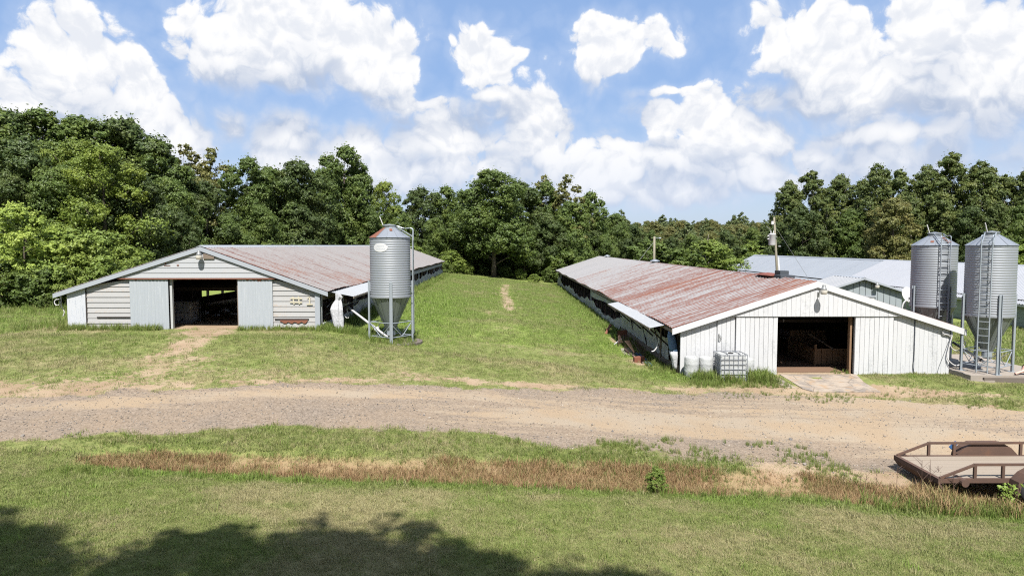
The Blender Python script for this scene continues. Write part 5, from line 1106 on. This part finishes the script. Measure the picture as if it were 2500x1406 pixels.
# edge shrubs
tree('lime', 55, 492, 44, 1.05, label='bright lime green leafy tree at the edge of the wood', name='small_tree')
tree('lime', 138, 545, 47, .8, label='smaller lime green tree beside the larger bright one', name='small_tree')
BL = 'leafy green shrub at the wood edge left of the grey barn'; BG = 'shrubs left of the grey barn'
for k, px, top, Y, w in (('bush', 190, 560, 46, 1.2), ('bush', 255, 562, 49, 1.2), ('bush', 315, 600, 52, 1.1), ('bush', 225, 620, 45, 1.1), ('bush', 290, 650, 47, 1.0), ('bushd', 90, 650, 42.5, 1.2), ('bushd', 20, 660, 42, 1.2), ('bush', 150, 650, 43.5, 1.0), ('bushd', 350, 610, 58, 1.2), ('bushd', -40, 620, 43, 1.3), ('bush', 380, 600, 62, 1.2), ('bushd', 200, 690, 43.5, 1.0), ('bushd', 110, 715, 41.8, 1.0)):
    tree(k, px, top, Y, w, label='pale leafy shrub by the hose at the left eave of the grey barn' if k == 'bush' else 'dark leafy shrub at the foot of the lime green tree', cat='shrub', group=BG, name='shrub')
for i, px in enumerate(range(430, 960, 52)):
    Yb = 72 + (px - 430) * .06; tree(('bushd', 'bush', 'olive')[i % 3] if px < 700 else ('bushd', 'bush')[i % 2], px, 566 + (i * 37) % 26, max(Yb, 98 if px > 790 else 0), .9 if i % 3 == 2 and px < 700 else 1.5, label='brush growing just behind the grey barn ridge', cat='shrub', group='brush behind the grey barn', name='shrub')
for i, (px, top, Y) in enumerate(((1010, 600, 98), (1050, 612, 99), (1090, 640, 98), (1140, 640, 103), (1180, 650, 107), (1235, 648, 106), (1270, 655, 104), (1345, 650, 104), (1380, 610, 106), (1100, 610, 101))):
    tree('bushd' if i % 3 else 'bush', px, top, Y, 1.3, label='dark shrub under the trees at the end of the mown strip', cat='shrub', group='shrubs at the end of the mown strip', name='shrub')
for i, (px, top, Y) in enumerate(((1120, 600, 112), (1165, 590, 114), (1215, 600, 113), (1255, 595, 115), (1300, 600, 114), (1190, 625, 110), (1240, 630, 110), (1345, 600, 113), (1080, 600, 110), (1150, 560, 124), (1210, 550, 126), (1270, 560, 125))):
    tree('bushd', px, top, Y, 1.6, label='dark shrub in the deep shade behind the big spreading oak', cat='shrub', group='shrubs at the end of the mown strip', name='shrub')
tree('bush', 1305, 668, 99.5, 1.5, label='yellow green bush in sun at the edge of the mown strip', cat='shrub', name='shrub')
for i, (k, px, top, Y, w) in enumerate((('oak1', 1480, 575, 114, .9), ('oak2', 1530, 580, 118, .9), ('bushd', 1590, 585, 116, 1.4), ('oak2', 1640, 575, 124, .9), ('bush', 1725, 585, 118, 1.5), ('oak1', 1690, 570, 130, .9), ('oak2', 1775, 560, 147, .9), ('bushd', 1660, 605, 114, 1.5), ('oak1', 1840, 555, 152, .9), ('bush', 1752, 610, 118, 1.2), ('bushd', 1815, 600, 149, 1.5), ('bush', 1855, 590, 150, 1.6), ('bushd', 1895, 585, 151, 1.6))):
    tree(k, px, top, Y, w, label='low green tree behind the rusty roof near the slim light pole' if px < 1700 else 'low green tree between the dead tree and the utility pole', group='low trees before the hill', name='small_tree')
for i, px in enumerate(range(1905, 2540, 42)):
    tree(('bush', 'bushd', 'bush')[i % 3], px, 572 + (i * 29) % 24, 150 - max(0, (px - 1990)) * .06, 1.8, label='brush along the far barn ridge %s' % ('between utility pole and shed' if px < 2120 else 'behind the silos'), cat='shrub', group='brush behind the far barn', name='shrub')
RANK = ['tallest', 'second tallest', 'third tallest', 'fourth tallest', 'fifth tallest', 'sixth tallest', 'seventh tallest', 'eighth tallest', 'ninth tallest', 'tenth tallest', 'eleventh tallest', 'twelfth tallest', 'thirteenth tallest']
for lb, ts in LAB.items():          # look-alikes are told apart by the height they rise to
    if len(ts) > 1:
        for i, (tp, t) in enumerate(sorted(ts, key=lambda q: q[0])): t['label'] = '%s %s' % (RANK[i] if i < len(ts) - 1 or len(ts) == 2 and i == 0 else 'lowest', lb)
# bare sapling in front of the hill
x, y = P(1725, 600, 117).x, 117; gz_ = zat(x, y); bt = thing('dead_tree', 'pale bare dead tree in the brush before the hill', 'dead tree', (x, y, gz_))
mb = MB(); mb.tube([(x, y, gz_), (x - .2, y, gz_ + 4), (x + .3, y, gz_ + 8.4)], [.13, .09, .03], 6)
for a, z, l in ((.5, 3.2, 2.6), (2.6, 4.0, 2.4), (.9, 5.2, 2.0), (2.2, 6.0, 1.6), (1.2, 6.6, 1.2)): mb.tube([(x, y, gz_ + z), (x + math.cos(a) * l * .5, y - .2, gz_ + z + l * .45), (x + math.cos(a) * l, y - .4, gz_ + z + l * .9)], [.05, .035, .012], 5)
mb.build('branches', BARKP, bt)
# trees that stand behind the camera and throw the shade on the lawn
for k, x, y, s, w in (('oak1', -8.5, -5.5, 1.5, .58), ('oak3', -14.2, -7.4, 1.35, .8), ('oak2', -2.7, -4.6, 1.46, .7), ('oak1', .9, -5.2, 1.45, .68), ('oak2', -6.2, -9.4, 1.5, .8)):
    plant(k, x, y, zat(x, y), s, w, rot=x, label='tall oak on the lawn throwing the shade before the ditch', group='oaks on the near lawn')

# ------------------------------------------------------------------ scattered small growth (instanced, one object each)
def scatter(name, pts, scl, rot, idx, tint, meshes, label, cat):
    me = bpy.data.meshes.new(name); me.from_pydata(np.asarray(pts).tolist(), [], [])
    def A(nm, typ, val, key='value'): a = me.attributes.new(nm, typ, 'POINT'); a.data.foreach_set(key, np.asarray(val).ravel())
    n = len(pts); scl = np.asarray(scl, np.float32); scl = np.repeat(scl[:, None], 3, 1) if scl.ndim == 1 else scl
    A('scl', 'FLOAT_VECTOR', scl.astype(np.float32), 'vector'); A('rot', 'FLOAT_VECTOR', np.asarray(rot, np.float32), 'vector'); A('idx', 'INT', np.asarray(idx, np.int32)); A('tint', 'FLOAT', np.asarray(tint, np.float32))
    o = link(bpy.data.objects.new(name, me)); tag(o, label, cat, kind='stuff')
    src = bpy.data.collections.new(name + '_source')
    for i, m_ in enumerate(meshes): so = bpy.data.objects.new('%s_clump_%02d' % (name, i), m_); src.objects.link(so)
    gn = bpy.data.node_groups.new(name, 'GeometryNodeTree'); gn.interface.new_socket('Geometry', in_out='INPUT', socket_type='NodeSocketGeometry'); gn.interface.new_socket('Geometry', in_out='OUTPUT', socket_type='NodeSocketGeometry')
    N = gn.nodes; Lk = gn.links; gi_ = N.new('NodeGroupInput'); go_ = N.new('NodeGroupOutput'); ci = N.new('GeometryNodeCollectionInfo'); ci.inputs[0].default_value = src; ci.inputs[1].default_value = True; ci.inputs[2].default_value = True
    io = N.new('GeometryNodeInstanceOnPoints'); Lk.new(gi_.outputs[0], io.inputs['Points']); Lk.new(ci.outputs[0], io.inputs['Instance']); io.inputs['Pick Instance'].default_value = True
    def NA(nm, typ): q = N.new('GeometryNodeInputNamedAttribute'); q.data_type = typ; q.inputs[0].default_value = nm; return q.outputs[0]
    Lk.new(NA('idx', 'INT'), io.inputs['Instance Index']); Lk.new(NA('rot', 'FLOAT_VECTOR'), io.inputs['Rotation']); Lk.new(NA('scl', 'FLOAT_VECTOR'), io.inputs['Scale']); Lk.new(io.outputs[0], go_.inputs[0])
    md = o.modifiers.new('scatter', 'NODES'); md.node_group = gn
    return o
def m_blade(a, c, d, trans=.3):
    def f(b):
        t = b.attr('tint', 'INSTANCER'); v = b.attr('tone'); p = b.pos()
        col = b.mix(b.step(t, .0, .5), a, c); col = b.mix(b.step(t, .5, 1.0), col, d); col = b.mix(b.math('MULTIPLY', v, .5), col, b.mix(.4, d, c))
        s = b.bsdf(col, .6, spec=.25); q = b.new('ShaderNodeBsdfTranslucent'); b.put(q.inputs[0], col)
        m = b.new('ShaderNodeMixShader'); m.inputs[0].default_value = trans; b.t.links.new(s, m.inputs[1]); b.t.links.new(q.outputs[0], m.inputs[2]); return m.outputs[0]
    return f
GRASS = mat('grass_blades', m_blade((.215, .355, .05), (.25, .30, .09), (.46, .41, .225), .4))
DRYG = mat('dry_stems', m_blade((.24, .25, .08), (.42, .29, .155), (.30, .17, .085)))
WEED = mat('weed_blades', m_blade((.14, .24, .035), (.19, .25, .055), (.36, .31, .15)))
def tuft(name, seed, n, rad, h, w, lean, m, seg=1):
    r = np.random.default_rng(seed); vs = []; fs = []; tn = []
    for k in range(n):
        a = r.uniform(0, 6.28); q = rad * math.sqrt(r.random()); b0 = np.array([q * math.cos(a), q * math.sin(a), -.01]); fa = r.uniform(0, 6.28); L = h * r.uniform(.55, 1.2)
        dr = np.array([math.cos(fa), math.sin(fa), 0]); sd = np.array([-dr[1], dr[0], 0]) * w * r.uniform(.7, 1.3) / 2; ln = lean * r.uniform(.3, 1.3); i = len(vs)
        if seg == 1: vs += [b0 - sd, b0 + sd, b0 + dr * ln * L + np.array([0, 0, L])]; fs.append((i, i + 1, i + 2)); tn.append(r.random())
        else:
            m1 = b0 + dr * ln * L * .3 + np.array([0, 0, L * .6]); vs += [b0 - sd, b0 + sd, m1 + sd * .8, m1 - sd * .8, b0 + dr * ln * L + np.array([0, 0, L])]; fs += [(i, i + 1, i + 2, i + 3), (i + 3, i + 2, i + 4)]; t_ = r.random(); tn += [t_, t_]
    me = bpy.data.meshes.new(name); me.from_pydata([tuple(v) for v in vs], [], fs); at = me.attributes.new('tone', 'FLOAT', 'FACE'); at.data.foreach_set('value', np.array(tn, np.float32)); me.materials.append(m); return me
def rots(n, r, tilt=.15): return np.stack([r.normal(0, tilt, n), r.normal(0, tilt, n), r.uniform(0, 6.28, n)], 1)
def samp(r, n, x0, x1, y0, y1): return r.uniform(x0, x1, n), r.uniform(y0, y1, n)
r = np.random.default_rng(21)
def inview(x, y, mrg=5.0): return np.abs(x) < y * .76 + mrg
short = [tuft('g', 100 + i, 26, .13, .05, .010, .5, GRASS) for i in range(5)]
mid = [tuft('g', 120 + i, 20, .16, .12, .014, .45, GRASS, 2) for i in range(4)]
PX, PY, SC, TI, ID = [], [], [], [], []
def add_zone(n, x0, x1, y0, y1, smin, smax, tall=0.0):
    x, y = samp(r, n, x0, x1, y0, y1); k = inview(x, y); x, y = x[k], y[k]; f_ = fields(x, y)
    bare = np.maximum.reduce([np.clip(f_['dirt'] * 1.15, 0, .86), f_['road'], f_['ditch'] * .6, f_['inside'] * 1.0]); k = r.random(len(x)) > bare * 1.02
    k &= ~((x > 7.6) & (x < 20.2) & (y > 29.85)) & ~((x > 19.7) & (x < 23.6) & (y > 28.3) & (y < 34.2)) & ~((x > -20.6) & (x < -8.7) & (y > 32.05) & (y < 94))
    k &= ~((x > 11.9) & (x < 15.6) & (y > 26.2))
    x, y = x[k], y[k]; L_, D_ = f_['lush'][k], f_['dry'][k]
    s = r.uniform(smin, smax, len(x)) * (.85 + .35 * L_)
    t = np.clip(.42 - .42 * L_ + .55 * D_ + (fbm(x, y, 2.6, 2) - .5) * .7 + r.normal(0, .2, len(x)), 0, 1)
    big = r.random(len(x)) < (tall + .06 * L_)
    PX.append(x); PY.append(y); SC.append(s); TI.append(t); ID.append(np.where(big, 5 + r.integers(0, 4, len(x)), r.integers(0, 5, len(x))))
add_zone(76000, -18, 18, 9.5, 17.2, .8, 1.35, .02)
add_zone(72000, -29, 29, 17, 30, .9, 1.5, .08)
add_zone(47000, -35, 35, 29, 46, 1.0, 1.7, .06)
add_zone(9000, -14, 8, 18.0, 20.6, .8, 1.3, .06)
add_zone(34000, -9, 8, 44, 99, 1.3, 2.1, .03)
add_zone(9000, 20, 43, 34, 60, 2.0, 3.0, .2)
X_, Y_ = np.concatenate(PX), np.concatenate(PY)
scatter('grass', np.stack([X_, Y_, height(X_, Y_)], 1), np.concatenate(SC), rots(len(X_), r), np.concatenate(ID), np.concatenate(TI), short + mid, 'short mown grass of the lawn and barn yard', 'grass')
# brown grass in the ditch
dryt = [tuft('d', 200 + i, 12, .14, .25, .010, .45, DRYG, 2) for i in range(4)] + [tuft('d', 220 + i, 10, .12, .14, .010, .9, DRYG, 2) for i in range(3)]
x, y = samp(r, 26000, -13, 15, 15.8, 18.6); f_ = fields(x, y); k = (f_['ditch'] > .35) & inview(x, y) & (r.random(len(x)) < .12 + .9 * smooth01(.38, .62, fbm(x, y, .9, 4))); x, y = x[k], y[k]
trl = smooth01(9.0, 10.5, x) * (y < 17.2)
sc_ = r.uniform(.45, 1.05, len(x)) * (.55 + .75 * fbm(x, y, .9, 3)) * (1 + .9 * trl)
scatter('dry_grass', np.stack([x, y, height(x, y)], 1), sc_, rots(len(x), r, .2), r.integers(0, 7, len(x)), np.clip(r.normal(.5, .28, len(x)) - .3 * trl + .5 * (fbm(x, y, .5, 3) - .5), 0, 1), dryt, 'brown dry grass standing along the ditch', 'dry grass')
# tall green weeds: ditch edges, around tote, silo feet, barn feet
wt = [tuft('w', 300 + i, 18, .13, .42, .016, .35, WEED, 2) for i in range(4)]
WX, WY, WS, WT = [], [], [], []
def weeds(n, x0, x1, y0, y1, s0, s1, t0=.2, cond=None):
    x, y = samp(r, n, x0, x1, y0, y1)
    if cond is not None: k = cond(x, y); x, y = x[k], y[k]
    WX.append(x); WY.append(y); WS.append(r.uniform(s0, s1, len(x))); WT.append(np.clip(r.normal(t0, .2, len(x)), 0, 1))
weeds(420, 7.9, 11.3, 28.1, 29.5, .6, 1.25, .2, lambda x, y: (np.abs(x - 9.63) > .62) | (y < 28.45)); weeds(160, 7.6, 11.6, 27.3, 28.3, .3, .7, .25)
weeds(220, -20.6, -16, 31.3, 31.95, .4, .9, .3); weeds(160, -12.4, -8.6, 31.3, 31.95, .3, .75, .3); weeds(260, -8.8, -6.4, 31.6, 33.2, .4, .9, .1); weeds(220, -6.6, -4.2, 30.3, 33, .3, .8, .15)
weeds(500, -8.5, -7.5, 34, 92, .5, 1.3, .2); weeds(520, 6.6, 7.5, 38, 99, .4, 1.0, .15); weeds(130, 6.6, 7.6, 29.8, 33, .3, .8, .2); weeds(200, -23, -20.6, 31, 44, .4, 1.1, .2)
weeds(260, -11, 16, 15.95, 16.4, .25, .7, .15); weeds(700, -12, 6.5, 17.7, 19.4, .15, .45, .35, lambda x, y: fields(x, y)['road'] < .3)
weeds(1500, 0, 9.8, 17.6, 20.4, .18, .5, .3, lambda x, y: fbm(x * .7, y * 1.5, 1.1, 3) > .57)
weeds(120, 9.0, 12.5, 15.9, 16.7, .4, 1.0, .2); weeds(90, 14.6, 15.3, 29.7, 30.6, .2, .5, .1, lambda x, y: r.random(len(x)) < .25); weeds(260, 15.6, 24, 25.2, 28.2, .15, .35, .4); weeds(120, 17, 24, 24.6, 25.6, .2, .5, .4)
weeds(900, -60, -20, 38, 46, .5, 1.3, .2); weeds(300, 8, 15, 25.2, 26.6, .15, .4, .4, lambda x, y: fbm(x, y, 1.2, 3) > .5)
X_, Y_ = np.concatenate(WX), np.concatenate(WY); k = inview(X_, Y_); X_, Y_ = X_[k], Y_[k]
scatter('tall_weeds', np.stack([X_, Y_, height(X_, Y_)], 1), np.concatenate(WS)[k], rots(len(X_), r, .15), r.integers(0, 4, len(X_)), np.concatenate(WT)[k], wt, 'tall green weeds round the walls, tote and ditch', 'weeds')
# loose stones of the road
def stone(seed):
    q = np.random.default_rng(seed); import bmesh; bm = bmesh.new(); bmesh.ops.create_icosphere(bm, subdivisions=1, radius=1.0)
    for v in bm.verts: v.co *= q.uniform(.7, 1.15); v.co.z *= .6
    me = bpy.data.meshes.new('stone'); bm.to_mesh(me); bm.free(); me.materials.append(STONE); return me
def m_stone(b):
    t = b.attr('tint', 'INSTANCER'); return b.bsdf(b.mix(t, (.12, .115, .115), (.40, .35, .29)), .9, spec=.2)
STONE = mat('road_stone', m_stone)
x, y = samp(r, 30000, -22, 22, 16.8, 27.5); f_ = fields(x, y); k = inview(x, y) & (r.random(len(x)) < f_['road'] * (1.0 - .75 * f_['tan']) + .1 * f_['dirt']); x, y = x[k], y[k]
scatter('road_gravel', np.stack([x, y, height(x, y) + .015], 1), np.exp(r.normal(-4.25, .42, len(x))), rots(len(x), r, .5), r.integers(0, 5, len(x)), r.random(len(x)), [stone(i) for i in range(5)], 'loose grey stones of the gravel road', 'gravel')
# far hill wood
x, y = samp(r, 3200, -10, 190, 160, 420); k = (np.abs(x - y * .32) < y * .3); x, y = x[k], y[k]
scatter('hill_wood', np.stack([x, y, height(x, y) - .3], 1), np.exp(r.normal(-.62, .22, len(x))), rots(len(x), r, .03), r.integers(0, 3, len(x)), r.random(len(x)), [KIND['pine'][1], KIND['olive'][1], KIND['pine'][1]], 'pine wood covering the far hill', 'wood')

# ------------------------------------------------------------------ single plants by the ditch
c = ground_at(1603, 1205); plant('bush', c[0], c[1], zat(*c), .155, .72, rot=1.0, label='small dark green upright shrub in the brown ditch', cat='shrub', name='shrub')
c = ground_at(2462, 1245)
yg = thing('leafy_weed', 'yellow green leafy weed growing through dry grass by the trailer', 'weed', (c[0], c[1], zat(*c)))
mb = MB(); rr_ = np.random.default_rng(5)
for k in range(5): e = Vector((c[0] + rr_.uniform(-.2, .2), c[1] + rr_.uniform(-.1, .1), zat(*c) + rr_.uniform(.3, .6))); mb.tube([(c[0], c[1], zat(*c)), e], [.01, .005], 4)
mb.build('stem', DRYG, yg)
pp = np.stack([c[0] + rr_.normal(0, .13, 130), c[1] + rr_.normal(0, .1, 130), zat(*c) + .15 + rr_.uniform(0, .5, 130)], 1); nn = rr_.normal(size=(130, 3)) + np.array([0, -.6, .8]); nn /= np.linalg.norm(nn, axis=1, keepdims=True); v_, f_ = leaf_arrays(pp, nn, .05, rr_)
mb = MB(); mb.v = [tuple(q) for q in v_]; mb.f = [tuple(q) for q in f_]; mb.build('leaves', LEAF['lime'], yg)
for i, (px, py, h) in enumerate(((2250, 1215, 1.0), (2270, 1212, .85), (2188, 1205, .75), (2100, 1200, .55), (2110, 1203, .5), (2330, 1225, .7), (2285, 1200, .7), (2060, 1195, .5), (2140, 1198, .45))):
    c = ground_at(px, py); z0 = zat(*c); q = np.random.default_rng(60 + i); t = thing('dead_weed', 'tall bare brown weed stalk standing before the trailer', 'weed', (c[0], c[1], z0), 'dead weed stalks before the trailer'); mb = MB()
    tp = Vector((c[0] + q.uniform(-.06, .06), c[1], z0 + h)); mb.tube([(c[0], c[1], z0 - .02), tp], [.009, .004], 4)
    for k in range(7): u = q.uniform(.45, .95); p0 = Vector((c[0], c[1], z0)).lerp(tp, u); a = q.uniform(0, 6.28); l = h * .28 * q.uniform(.5, 1.1); mb.tube([p0, p0 + Vector((math.cos(a) * l, math.sin(a) * l * .6, l * .8))], [.005, .0025], 4)
    mb.build('stalk', IRON, t)
